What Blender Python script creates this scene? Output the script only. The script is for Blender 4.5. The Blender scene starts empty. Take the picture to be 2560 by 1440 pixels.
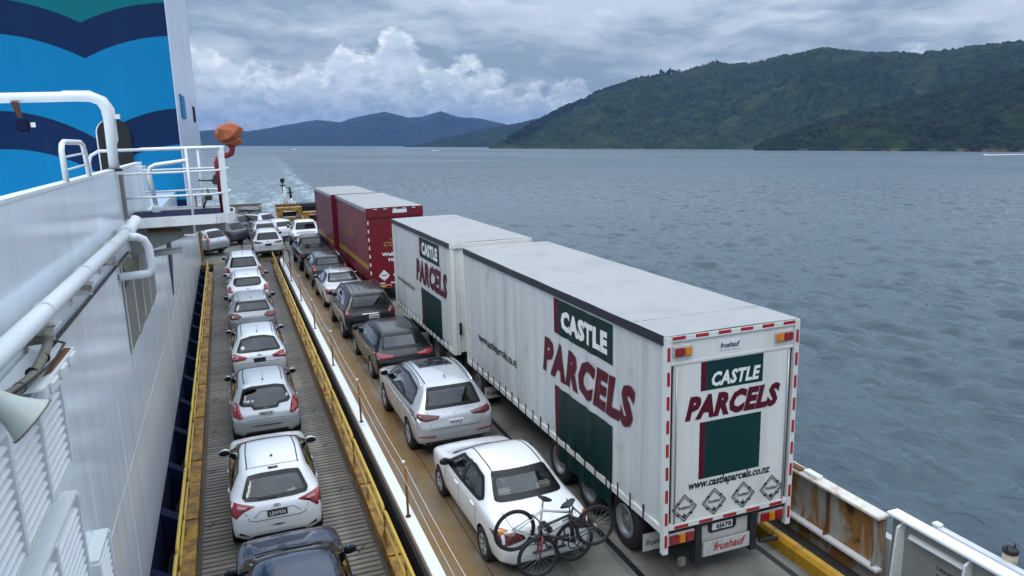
import bpy, bmesh, math, random
import numpy as np
from mathutils import Vector, Matrix
from mathutils.bvhtree import BVHTree
from mathutils.geometry import delaunay_2d_cdt

random.seed(7)
sc = bpy.context.scene
COL = sc.collection
R = math.radians

# ------------------------------------------------------------------ camera
cam_d = bpy.data.cameras.new('camera')
cam = bpy.data.objects.new('camera', cam_d)
COL.objects.link(cam)
CAM_M = np.array([[0.93450397, -0.09659235, 0.34259633],
                  [-0.35495591, -0.1809004, 0.9172139],
                  [-0.02662003, -0.97874663, -0.20333816]])
CH = 7.2                                   # eye height above the car deck
m = Matrix.Identity(4)
for r_ in range(3):
    m[r_][0] = CAM_M[r_][0]; m[r_][1] = -CAM_M[r_][1]; m[r_][2] = -CAM_M[r_][2]
m.translation = (0, 0, CH)
cam.matrix_world = m
cam_d.sensor_width = 36.0
cam_d.lens = 36.0 * 1876.0 / 2560.0
cam_d.clip_start = 0.1
cam_d.clip_end = 80000
sc.camera = cam
sc.view_settings.view_transform = 'Standard'
sc.view_settings.look = 'None'
sc.view_settings.exposure = 0.18
sc.view_settings.gamma = 1.0
sc.view_settings.use_curve_mapping = False
sc.cycles.max_bounces = 6
sc.cycles.volume_bounces = 0
sc.cycles.use_denoising = True
sc.cycles.caustics_reflective = False
sc.cycles.caustics_refractive = False

def ray(x, y):
    return CAM_M @ np.array([x - 1280.0, y - 720.0, 1876.0])
# the ship heels by a degree and a half: the level sea, the shore and the sky have their own up vector
_r1, _r2 = ray(560, 362), ray(2560, 366)
_n = np.cross(_r2, _r1); _n = _n / np.linalg.norm(_n)
if _n[2] < 0: _n = -_n
SEA_UP = _n
SEA_Y = np.array([0, 1.0, 0]); SEA_Y = SEA_Y - SEA_UP * (SEA_Y @ SEA_UP); SEA_Y /= np.linalg.norm(SEA_Y)
SEA_X = np.cross(SEA_Y, SEA_UP)
SEA_D = 16.5                               # eye height above the water
SEA_O = np.array([0, 0, CH]) - SEA_UP * SEA_D
SEA_MAT = Matrix(((SEA_X[0], SEA_Y[0], SEA_UP[0], SEA_O[0]), (SEA_X[1], SEA_Y[1], SEA_UP[1], SEA_O[1]),
                  (SEA_X[2], SEA_Y[2], SEA_UP[2], SEA_O[2]), (0, 0, 0, 1)))

# ------------------------------------------------------------------ world: overcast sky with cumulus
world = bpy.data.worlds.new('World'); sc.world = world
world.use_nodes = True
world.cycles.sampling_method = 'MANUAL'; world.cycles.sample_map_resolution = 384
nt = world.node_tree; nt.nodes.clear()
class NG:
    """tiny node helper"""
    def __init__(s, tree): s.t = tree
    def n(s, typ, **kw):
        nd = s.t.nodes.new(typ)
        for k, v in kw.items(): setattr(nd, k, v)
        return nd
    def link(s, a, b): s.t.links.new(a, b)
    def put(s, sock, v):
        if isinstance(v, bpy.types.NodeSocket): s.link(v, sock)
        elif v is not None: sock.default_value = v
    def math(s, op, a, b=None, c=None, clamp=False):
        nd = s.n('ShaderNodeMath', operation=op); nd.use_clamp = clamp
        s.put(nd.inputs[0], a); s.put(nd.inputs[1], b)
        if c is not None: s.put(nd.inputs[2], c)
        return nd.outputs[0]
    def vmath(s, op, a, b=None):
        nd = s.n('ShaderNodeVectorMath', operation=op)
        s.put(nd.inputs[0], a); s.put(nd.inputs[1], b)
        return nd.outputs['Value'] if op in ('DOT_PRODUCT', 'LENGTH') else nd.outputs[0]
    def comb(s, x, y, z=0.0):
        nd = s.n('ShaderNodeCombineXYZ')
        s.put(nd.inputs[0], x); s.put(nd.inputs[1], y); s.put(nd.inputs[2], z); return nd.outputs[0]
    def noise(s, vec, scale, detail=4, rough=.5, dist=0.0, out=0, dims='3D'):
        nd = s.n('ShaderNodeTexNoise', noise_dimensions=dims)
        s.put(nd.inputs['Vector'], vec); nd.inputs['Scale'].default_value = scale
        nd.inputs['Detail'].default_value = detail; nd.inputs['Roughness'].default_value = rough
        nd.inputs['Distortion'].default_value = dist
        return nd.outputs[out]
    def sstep(s, v, lo, hi, a=0.0, b=1.0):
        nd = s.n('ShaderNodeMapRange', interpolation_type='SMOOTHSTEP')
        s.put(nd.inputs['Value'], v); s.put(nd.inputs['From Min'], lo); s.put(nd.inputs['From Max'], hi)
        s.put(nd.inputs['To Min'], a); s.put(nd.inputs['To Max'], b); return nd.outputs['Result']
    def lin(s, v, lo, hi, a=0.0, b=1.0):
        nd = s.n('ShaderNodeMapRange')
        s.put(nd.inputs['Value'], v); s.put(nd.inputs['From Min'], lo); s.put(nd.inputs['From Max'], hi)
        s.put(nd.inputs['To Min'], a); s.put(nd.inputs['To Max'], b); return nd.outputs['Result']
    def mix(s, f, a, b, blend='MIX'):
        nd = s.n('ShaderNodeMix', data_type='RGBA', blend_type=blend)
        s.put(nd.inputs[0], f)
        for k, v in ((6, a), (7, b)):
            if isinstance(v, (tuple, list)) and len(v) == 3: v = (*v, 1)
            s.put(nd.inputs[k], v)
        return nd.outputs[2]
g = NG(nt)
SUN_EL, SUN_AZ = 52.0, 215.0               # high sun behind the cloud, over the viewer's left shoulder
tc = g.n('ShaderNodeTexCoord').outputs['Generated']
up = g.vmath('DOT_PRODUCT', tc, tuple(SEA_UP)); fx = g.vmath('DOT_PRODUCT', tc, tuple(SEA_X)); fy = g.vmath('DOT_PRODUCT', tc, tuple(SEA_Y))
el = g.math('MULTIPLY', g.math('ARCSINE', up), 57.29578)
az = g.math('MULTIPLY', g.math('ARCTAN2', fx, fy), 57.29578)
# upper layer: long soft bands of stratocumulus with torn brighter edges
warp = g.noise(g.comb(g.math('MULTIPLY', az, .10), g.math('MULTIPLY', el, .22), 2.2), 1.0, 4, .55)
elw = g.math('ADD', el, g.math('MULTIPLY', g.math('SUBTRACT', warp, .5), 3.2))
v1 = g.comb(g.math('MULTIPLY', az, .060), g.math('MULTIPLY', elw, .26), 3.1)
n1 = g.noise(v1, 1.0, 6, .55, .3)
v2 = g.comb(g.math('MULTIPLY', az, .20), g.math('MULTIPLY', elw, .62), 9.7)
n2 = g.noise(v2, 1.0, 7, .58, .35)
up_f = g.sstep(g.math('ADD', g.math('MULTIPLY', n1, .55), g.math('MULTIPLY', n2, .45)), .40, .60)
upper = g.mix(up_f, (.190, .255, .340), (.385, .450, .530))
upper = g.mix(g.math('MULTIPLY', g.sstep(n2, .56, .68), g.sstep(n1, .45, .58)), upper, (.45, .52, .61))
# cumulus banks: tops pile up towards the left, broken tufts further right
h1 = g.noise(g.comb(g.math('MULTIPLY', az, .11), 0.0, 5.5), 1.0, 3, .55)
hr_ = g.sstep(az, 13.0, 24.0, 1.0, .70)
hb = g.math('MULTIPLY', g.lin(h1, .3, .7, 2.6, 9.0), hr_)
v3 = g.comb(g.math('MULTIPLY', az, .40), g.math('MULTIPLY', el, .62), 1.3)
n3 = g.noise(v3, 1.0, 8, .58, .25)
v4 = g.comb(g.math('MULTIPLY', az, 1.0), g.math('MULTIPLY', el, 1.5), 4.3)
n4 = g.noise(v4, 1.0, 6, .58, .2)
dd = g.math('ADD', g.math('SUBTRACT', hb, el), g.math('MULTIPLY', g.math('SUBTRACT', n3, .5), 6.0))
cmask = g.math('MULTIPLY', g.sstep(dd, -.1, .9), g.sstep(n1, .32, .48, .35, 1.0))
body = g.mix(g.sstep(n3, .36, .64), (.255, .34, .455), (.47, .545, .645))
body = g.mix(g.math('MULTIPLY', g.sstep(n4, .44, .66), .40), body, (.58, .645, .73))
base = g.mix(g.sstep(n4, .35, .65), (.20, .285, .405), (.32, .41, .53))
body = g.mix(g.sstep(el, 1.0, 4.6), base, body)
top = g.mix(g.sstep(n4, .40, .62), (.48, .56, .64), (.76, .80, .85))
cum = g.mix(g.sstep(dd, .1, 2.2), top, body)
cl = g.mix(cmask, upper, cum)
cl = g.mix(g.sstep(el, -.6, 2.0, .65, 0.0), cl, (.45, .53, .62))
# overcast luminance: the zenith is brighter than the horizon
lum = g.lin(up, 0.05, 1.0, 1.0, 3.0)
hi = g.mix(g.sstep(el, 10.0, 35.0), cl, g.mix(g.sstep(g.noise(tc, 2.4, 5, .55), .35, .65), (.42, .50, .61), (.62, .67, .74)))
clc = g.vmath('MULTIPLY', hi, g.comb(lum, lum, lum))
bg_c = g.n('ShaderNodeBackground'); g.link(clc, bg_c.inputs[0]); bg_c.inputs[1].default_value = 1.12
sky = g.n('ShaderNodeTexSky', sky_type='NISHITA'); sky.sun_disc = False
sky.sun_elevation = R(SUN_EL); sky.sun_rotation = R(SUN_AZ)
bg_s = g.n('ShaderNodeBackground'); g.link(sky.outputs[0], bg_s.inputs[0]); bg_s.inputs[1].default_value = .08
mx = g.n('ShaderNodeMixShader'); mx.inputs[0].default_value = .90
g.link(bg_s.outputs[0], mx.inputs[1]); g.link(bg_c.outputs[0], mx.inputs[2])
wo = g.n('ShaderNodeOutputWorld'); g.link(mx.outputs[0], wo.inputs[0])

# ------------------------------------------------------------------ sun (behind cloud)
sun_d = bpy.data.lights.new('sun', 'SUN'); sun_d.energy = .9; sun_d.angle = R(25); sun_d.color = (1, .97, .93)
sun = bpy.data.objects.new('sun', sun_d); COL.objects.link(sun)
sa = R(SUN_AZ); se = R(SUN_EL)
sv = Vector((math.sin(sa) * math.cos(se), math.cos(sa) * math.cos(se), math.sin(se)))
sun.rotation_euler = (-sv).to_track_quat('-Z', 'Y').to_euler()

# ------------------------------------------------------------------ materials
MATS = {}
def mat(name, col, rough=.5, metal=0.0, var=.10, vs=2.0, dirt=None, bump=None, coat=0.0, spec=.5, streak=None, emit=None, ior=None):
    """procedural paint: base colour with mottling, optional dirt (colour, amount, scale), vertical streaks and fine relief"""
    if name in MATS: return MATS[name]
    mt = bpy.data.materials.new(name); mt.use_nodes = True
    t = mt.node_tree; q = NG(t); b = t.nodes['Principled BSDF']
    co = q.n('ShaderNodeTexCoord').outputs['Object']
    c = (*col, 1)
    if var:
        nz = q.noise(co, vs, 5, .6)
        c = q.mix(nz, tuple(x * (1 - var) for x in col), tuple(min(1, x * (1 + var)) for x in col))
    if dirt:
        dc, am, dsx = dirt
        nz = q.noise(co, dsx, 6, .65, .4)
        f = q.sstep(nz, .62 - .35 * am, .78 - .25 * am, 0.0, min(1.0, .45 + am * .5))
        c = q.mix(f, c, (*dc, 1))
    if streak:
        dc, am, sx = streak
        mp = q.n('ShaderNodeMapping'); q.link(co, mp.inputs[0]); mp.inputs['Scale'].default_value = (sx, sx, sx * .045)
        nz = q.noise(mp.outputs[0], 1.0, 5, .6)
        f = q.sstep(nz, .48, .72, 0.0, am)
        c = q.mix(f, c, (*dc, 1))
    q.put(b.inputs['Base Color'], c)
    b.inputs['Roughness'].default_value = rough; b.inputs['Metallic'].default_value = metal
    b.inputs['Specular IOR Level'].default_value = spec
    if coat: b.inputs['Coat Weight'].default_value = coat; b.inputs['Coat Roughness'].default_value = .04
    if ior: b.inputs['IOR'].default_value = ior
    if bump:
        st, bs = bump
        nz = q.noise(co, bs, 4, .6)
        bp = q.n('ShaderNodeBump'); bp.inputs['Strength'].default_value = st; bp.inputs['Distance'].default_value = .02
        q.link(nz, bp.inputs['Height']); q.link(bp.outputs[0], b.inputs['Normal'])
    if emit: b.inputs['Emission Color'].default_value = (*emit[0], 1); b.inputs['Emission Strength'].default_value = emit[1]
    MATS[name] = mt
    return mt
RUST = (.17, .06, .02)
mat('ship_white', (.77, .84, .90), .16, var=.05, vs=.6, streak=((.58, .60, .61), .45, 2.0), bump=(.035, .9))
mat('ship_white_trim', (.74, .77, .77), .4, var=.06, vs=3, dirt=((.50, .42, .30), .18, 2.0), bump=(.1, 8))
mat('pipe_white', (.72, .76, .77), .4, var=.05, vs=3, dirt=((.45, .33, .22), .12, 3.0))
mat('louvre_white', (.74, .77, .78), .45, var=.06, vs=5, dirt=((.45, .42, .36), .15, 2.0))
mat('navy', (.006, .011, .040), .75, spec=.12, var=.25, vs=2)
mat('funnel_navy', (.003, .020, .075), .55, spec=.15, var=.08, vs=.7, streak=((.008, .03, .09), .4, 1.5))
mat('funnel_blue', (.001, .185, .40), .55, spec=.15, var=.05, vs=.7, streak=((.003, .20, .42), .5, 1.5))
mat('funnel_teal', (.001, .14, .17), .55, spec=.15, var=.05, vs=.7)
mat('funnel_side', (.62, .68, .78), .3, var=.08, vs=.6, streak=((.36, .40, .50), .7, 1.4))
mat('black', (.004, .004, .006), .5, var=.3, vs=3)
mat('black_wall', (.003, .003, .005), .8, var=.4, vs=1.5)
mat('yellow', (.38, .21, .011), .5, var=.3, vs=2.2, dirt=((.12, .042, .012), .72, 3.4), bump=(.25, 12))
mat('yellow_tube', (.58, .38, .05), .45, var=.15, vs=5, dirt=((.20, .07, .015), .30, 5))
mat('yellow_kerb', (.40, .21, .008), .55, var=.25, vs=2, dirt=((.12, .06, .02), .40, 2.2), bump=(.2, 9))
mat('rust', (.14, .055, .022), .8, var=.35, vs=9, bump=(.4, 30))
mat('rust_orange', (.30, .125, .028), .7, var=.3, vs=7, dirt=((.12, .045, .02), .5, 6), bump=(.3, 30))
mat('cap_rusty', (.66, .63, .57), .55, var=.1, vs=3, dirt=((.30, .13, .06), .42, 2.2), bump=(.15, 9))
mat('rust_dark', (.085, .03, .014), .85, var=.4, vs=6, bump=(.5, 20))
mat('beam_white', (.80, .83, .84), .45, var=.05, vs=3, dirt=((.50, .40, .30), .08, 6))
mat('tyre', (.012, .012, .013), .75, var=.25, vs=20)
mat('rim', (.45, .47, .49), .3, .8, var=.1, vs=9)
mat('rim_dark', (.07, .07, .08), .35, .6, var=.1, vs=9)
mat('chrome', (.72, .74, .76), .15, 1.0, var=.05)
mat('plastic_black', (.012, .012, .014), .5, var=.2, vs=8)
mat('glass_dark', (.005, .008, .010), .04, var=.0, spec=.5)
mat('mirror_dark', (.012, .013, .015), .25, var=.1, spec=.3)
mat('glass_clear', (.030, .050, .050), .04, var=.5, vs=1.6, spec=.5)
mat('lamp_red', (.26, .012, .018), .12, var=.2, vs=8, coat=.5)
mat('lamp_dark', (.10, .008, .012), .12, var=.2, vs=8, coat=.5)
mat('lamp_amber', (.62, .20, .015), .15, var=.1, vs=8, coat=.5)
mat('lamp_white', (.42, .22, .23), .1, var=.1, vs=8, coat=.5)
mat('plate_white', (.68, .70, .72), .4, var=.05)
mat('plate_black', (.02, .022, .03), .4, var=.05)
mat('ink', (.010, .011, .014), .5, var=.2, vs=9)
mat('print_white', (.74, .75, .74), .5, var=.05)
mat('castle_green', (.003, .034, .036), .45, spec=.25, var=.12, vs=1.2, bump=(.05, 3))
mat('castle_green_curtain', (.003, .024, .023), .5, spec=.25, var=.25, vs=1.2, bump=(.08, 3))
mat('castle_red', (.085, .005, .016), .5, spec=.25, var=.10, vs=2)
mat('tape_red', (.36, .012, .022), .4, var=.10, vs=6)
mat('curtain_white', (.54, .56, .56), .5, var=.06, vs=.9, streak=((.34, .345, .33), .55, 3.2), dirt=((.36, .355, .32), .22, 1.3))
mat('truck_roof', (.345, .35, .345), .5, var=.07, vs=.7, dirt=((.28, .30, .295), .45, .8))
mat('truck_white', (.66, .67, .645), .42, var=.05, vs=1.5, streak=((.50, .48, .42), .4, 2.6))
mat('rail_dark', (.014, .014, .026), .45, var=.2, vs=3)
mat('mudflap', (.46, .46, .44), .55, var=.1, vs=5, dirt=((.2, .17, .13), .3, 3))
mat('chassis', (.014, .014, .016), .7, var=.3, vs=4)
mat('alu', (.42, .43, .44), .35, .7, var=.1, vs=4)
mat('red_curtain', (.165, .018, .032), .48, var=.12, vs=1.0, streak=((.19, .045, .065), .5, 2.6))
mat('red_truck', (.145, .005, .015), .38, var=.10, vs=1.2)
mat('courier_yellow', (.30, .17, .03), .5, var=.15, vs=4)
mat('courier_stripe', (.34, .20, .025), .5, var=.15, vs=2)
mat('orange_cloth', (.36, .095, .035), .7, var=.15, vs=6, bump=(.5, 14))
mat('fire_red', (.22, .012, .022), .4, var=.12, vs=5)
mat('brass_dark', (.06, .055, .045), .5, .4, var=.3, vs=8)
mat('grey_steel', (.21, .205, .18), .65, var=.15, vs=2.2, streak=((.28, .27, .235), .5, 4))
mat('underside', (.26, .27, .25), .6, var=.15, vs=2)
mat('horn', (.42, .46, .43), .4, var=.08, vs=3)
mat('conduit', (.17, .16, .12), .6, var=.2, vs=6)
mat('skin_saddle', (.012, .011, .014), .45, var=.2)
mat('bike_white', (.50, .51, .52), .25, var=.05, coat=.5)
mat('bike_black', (.012, .012, .016), .3, var=.1, coat=.5)
mat('bike_red', (.20, .010, .012), .3, var=.1, coat=.5)
mat('foam_white', (.80, .83, .85), .7, var=.1, vs=.5)
mat('hull_side', (.55, .58, .6), .4, var=.08, vs=.5)
mat('well_floor', (.035, .032, .03), .7, var=.4, vs=1.2)
mat('lamp_glass', (.55, .45, .33), .2, var=.3, vs=9)

def mat_bulwark():
    mt = bpy.data.materials.new('bulwark_rusty'); mt.use_nodes = True
    q = NG(mt.node_tree); b = mt.node_tree.nodes['Principled BSDF']
    co = q.n('ShaderNodeTexCoord').outputs['Object']
    mp = q.n('ShaderNodeMapping'); q.link(co, mp.inputs[0]); mp.inputs['Scale'].default_value = (1.6, 1.6, .55)
    a = q.noise(mp.outputs[0], 1.3, 7, .62, .5); b2 = q.noise(co, 6.0, 6, .65, .3); e = q.noise(co, 1.4, 5, .6)
    c = q.mix(e, (.26, .255, .23), (.47, .46, .42))
    c = q.mix(q.sstep(a, .43, .55), c, q.mix(b2, (.36, .19, .045), (.20, .085, .022)))
    c = q.mix(q.sstep(q.math('ADD', q.math('MULTIPLY', a, .6), q.math('MULTIPLY', b2, .4)), .56, .64), c, (.055, .022, .012))
    q.put(b.inputs['Base Color'], c); b.inputs['Roughness'].default_value = .7
    bp = q.n('ShaderNodeBump'); bp.inputs['Strength'].default_value = .5; bp.inputs['Distance'].default_value = .02
    q.link(b2, bp.inputs['Height']); q.link(bp.outputs[0], b.inputs['Normal'])
    MATS['bulwark_rusty'] = mt
mat_bulwark()

def mat_glass(name, tint):
    mt = bpy.data.materials.new(name); mt.use_nodes = True; t = mt.node_tree; t.nodes.clear(); q = NG(t)
    tr = q.n('ShaderNodeBsdfTransparent'); tr.inputs[0].default_value = (*tint, 1)
    gl = q.n('ShaderNodeBsdfGlossy'); gl.inputs['Color'].default_value = (.9, .95, 1, 1); gl.inputs['Roughness'].default_value = .03
    fr = q.n('ShaderNodeFresnel'); fr.inputs[0].default_value = 1.5
    co = q.n('ShaderNodeTexCoord').outputs['Object']; nz = q.noise(co, 2.0, 4, .5)
    mx_ = q.n('ShaderNodeMixShader'); q.link(q.math('MULTIPLY', fr.outputs[0], q.lin(nz, .3, .7, 1.7, 2.2)), mx_.inputs[0]); q.link(tr.outputs[0], mx_.inputs[1]); q.link(gl.outputs[0], mx_.inputs[2])
    ou = q.n('ShaderNodeOutputMaterial'); q.link(mx_.outputs[0], ou.inputs[0]); MATS[name] = mt
mat_glass('car_glass', (.80, .85, .83)); mat_glass('car_glass_dark', (.13, .15, .155))
mat('interior_dark', (.060, .063, .066), .8, var=.2, vs=6); mat('interior_light', (.36, .34, .30), .8, var=.2, vs=6); mat('frit', (.006, .007, .008), .25, var=.1, spec=.4)

# ------------------------------------------------------------------ builders
class MB:
    """collects boxes, tubes, prisms; build() links them as ONE mesh object"""
    def __init__(s): s.v = []; s.f = []; s.smooth = []
    def add(s, vs, fs, smooth=False):
        o = len(s.v); s.v += [tuple(p) for p in vs]
        for f in fs: s.f.append(tuple(i + o for i in f)); s.smooth.append(smooth)
        return s
    def box(s, x0, x1, y0, y1, z0, z1):
        return s.add([(x0, y0, z0), (x1, y0, z0), (x1, y1, z0), (x0, y1, z0), (x0, y0, z1), (x1, y0, z1), (x1, y1, z1), (x0, y1, z1)],
                     [(3, 2, 1, 0), (4, 5, 6, 7), (0, 1, 5, 4), (1, 2, 6, 5), (2, 3, 7, 6), (3, 0, 4, 7)])
    def cbox(s, x0, x1, y0, y1, z0, z1, c=.02):
        """box with chamfered edges"""
        bm = bmesh.new(); bmesh.ops.create_cube(bm, size=1)
        for v in bm.verts:
            v.co = ((x0 + x1) / 2 + v.co.x * (x1 - x0), (y0 + y1) / 2 + v.co.y * (y1 - y0), (z0 + z1) / 2 + v.co.z * (z1 - z0))
        bmesh.ops.bevel(bm, geom=bm.edges[:], offset=c, segments=2, affect='EDGES')
        return s.bm(bm)
    def bm(s, bm, smooth=False):
        bm.verts.index_update()
        s.add([v.co[:] for v in bm.verts], [[v.index for v in f.verts] for f in bm.faces], smooth); bm.free(); return s
    def prism(s, poly, vec):
        """poly: list of 3d points (planar), extruded by vec"""
        n = len(poly); vec = Vector(vec)
        P = [Vector(p) for p in poly]
        a = sum((P[i].cross(P[(i + 1) % n]) for i in range(n)), Vector())
        if a.dot(vec) > 0: P.reverse()
        vs = P + [p + vec for p in P]
        return s.add(vs, [tuple(range(n)), tuple(range(2 * n - 1, n - 1, -1))] + [(i, i + n, (i + 1) % n + n, (i + 1) % n) for i in range(n)])
    def tube(s, pts, r, n=10, caps=True, r2=None, closed=False):
        P = [Vector(p) for p in pts]; k = len(P); rings = []; up = None
        for i, p in enumerate(P):
            if closed: d = P[(i + 1) % k] - P[i - 1]
            else: d = (P[min(i + 1, k - 1)] - P[max(i - 1, 0)])
            d.normalize()
            if up is None:
                up = Vector((0, 0, 1)) if abs(d.z) < .9 else Vector((1, 0, 0))
            a = d.cross(up).normalized(); u = a.cross(d).normalized(); up = u
            rr = r if r2 is None else r + (r2 - r) * i / max(1, k - 1)
            rings.append([p + (a * math.cos(2 * math.pi * j / n) + u * math.sin(2 * math.pi * j / n)) * rr for j in range(n)])
        vs = [q for rg in rings for q in rg]; fs = []
        for i in range(k if closed else k - 1):
            for j in range(n):
                a0 = i * n + j; a1 = i * n + (j + 1) % n; i2 = (i + 1) % k
                fs.append((a0, i2 * n + j, i2 * n + (j + 1) % n, a1))
        s.add(vs, fs, True)
        if caps and not closed:
            o = len(s.v) - len(vs)
            s.f.append(tuple(o + j for j in range(n))); s.smooth.append(False)
            s.f.append(tuple(o + (k - 1) * n + j for j in reversed(range(n)))); s.smooth.append(False)
        return s
    def lathe(s, prof, c=(0, 0, 0), axis='x', n=24, smooth=True):
        """prof: (axial, radius) list"""
        c = Vector(c); vs = []; k = len(prof)
        for a, r in prof:
            for j in range(n):
                t = 2 * math.pi * j / n; u, w = r * math.cos(t), r * math.sin(t)
                vs.append(c + (Vector((a, u, w)) if axis == 'x' else Vector((u, a, w)) if axis == 'y' else Vector((u, w, a))))
        fs = [(i * n + j, i * n + (j + 1) % n, (i + 1) * n + (j + 1) % n, (i + 1) * n + j) for i in range(k - 1) for j in range(n)]
        if axis == 'y': fs = [tuple(reversed(f)) for f in fs]
        return s.add(vs, fs, smooth)
    def build(s, name, m, parent=None, loc=None, off=None, bevel=0.0):
        me = bpy.data.meshes.new(name)
        vs = s.v
        if off is not None: vs = [(x - off[0], y - off[1], z - off[2]) for x, y, z in vs]
        me.from_pydata(vs, [], s.f); me.update()
        me.polygons.foreach_set('use_smooth', s.smooth)
        me.materials.append(MATS[m] if isinstance(m, str) else m)
        o = bpy.data.objects.new(name, me); COL.objects.link(o)
        if parent is not None: o.parent = parent
        if loc is not None: o.location = loc
        if bevel:
            b = o.modifiers.new('bevel', 'BEVEL'); b.width = bevel; b.segments = 2; b.limit_method = 'ANGLE'
        return o

def tag(o, label=None, cat=None, group=None, kind=None):
    if label: o['label'] = label
    if cat: o['category'] = cat
    if group: o['group'] = group
    if kind: o['kind'] = kind
    return o
def thing(name, label, cat, loc=(0, 0, 0), rz=0.0, group=None):
    o = bpy.data.objects.new(name, None); COL.objects.link(o)
    o.empty_display_size = .3
    o.location = loc; o.rotation_euler = (0, 0, rz)
    return tag(o, label, cat, group)
def inst(src, name, parent, loc=(0, 0, 0), rot=(0, 0, 0)):
    """another object sharing src's mesh"""
    o = bpy.data.objects.new(name, src.data); COL.objects.link(o); o.parent = parent
    o.location = loc; o.rotation_euler = rot
    return o
def text_mesh(s, size, shear=0.0, bold=0.0, xs=1.0, align='LEFT', spacing=1.0):
    cu = bpy.data.curves.new('lettering', 'FONT'); cu.body = s; cu.size = size; cu.shear = shear; cu.offset = bold
    cu.align_x = align; cu.resolution_u = 2; cu.space_character = spacing
    o = bpy.data.objects.new('lettering', cu); COL.objects.link(o)
    me = bpy.data.meshes.new_from_object(o.evaluated_get(bpy.context.evaluated_depsgraph_get()))
    vs = [(v.co.x * xs, v.co.y) for v in me.vertices]; fs = [tuple(p.vertices) for p in me.polygons]
    bpy.data.objects.remove(o); bpy.data.curves.remove(cu); bpy.data.meshes.remove(me)
    return vs, fs
def lettering(name, s, size, place, m, parent, fit_w=None, off=None, dense=0.0, **kw):
    """flat print: place(u, v) -> 3d point"""
    vs, fs = text_mesh(s, size, **kw)
    if fit_w:
        w = max(v[0] for v in vs) - min(v[0] for v in vs); k = fit_w / w; vs = [(a * k, b) for a, b in vs]
    if dense:                                  # cut long edges so that the print follows the cloth
        bm = bmesh.new(); bv = [bm.verts.new((u, v, 0)) for u, v in vs]
        for f in fs:
            try: bm.faces.new([bv[i] for i in f])
            except ValueError: pass
        for _ in range(5):
            lg = [e for e in bm.edges if e.calc_length() > dense]
            if not lg: break
            bmesh.ops.subdivide_edges(bm, edges=lg, cuts=1); bmesh.ops.triangulate(bm, faces=bm.faces[:])
        bm.verts.index_update(); vs = [(v.co.x, v.co.y) for v in bm.verts]; fs = [tuple(v.index for v in f.verts) for f in bm.faces]; bm.free()
    b = MB(); b.add([place(u, v) for u, v in vs], fs)
    return b.build(name, m, parent, off=off)
def lerp(a, b, t): return a + (b - a) * t

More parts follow.
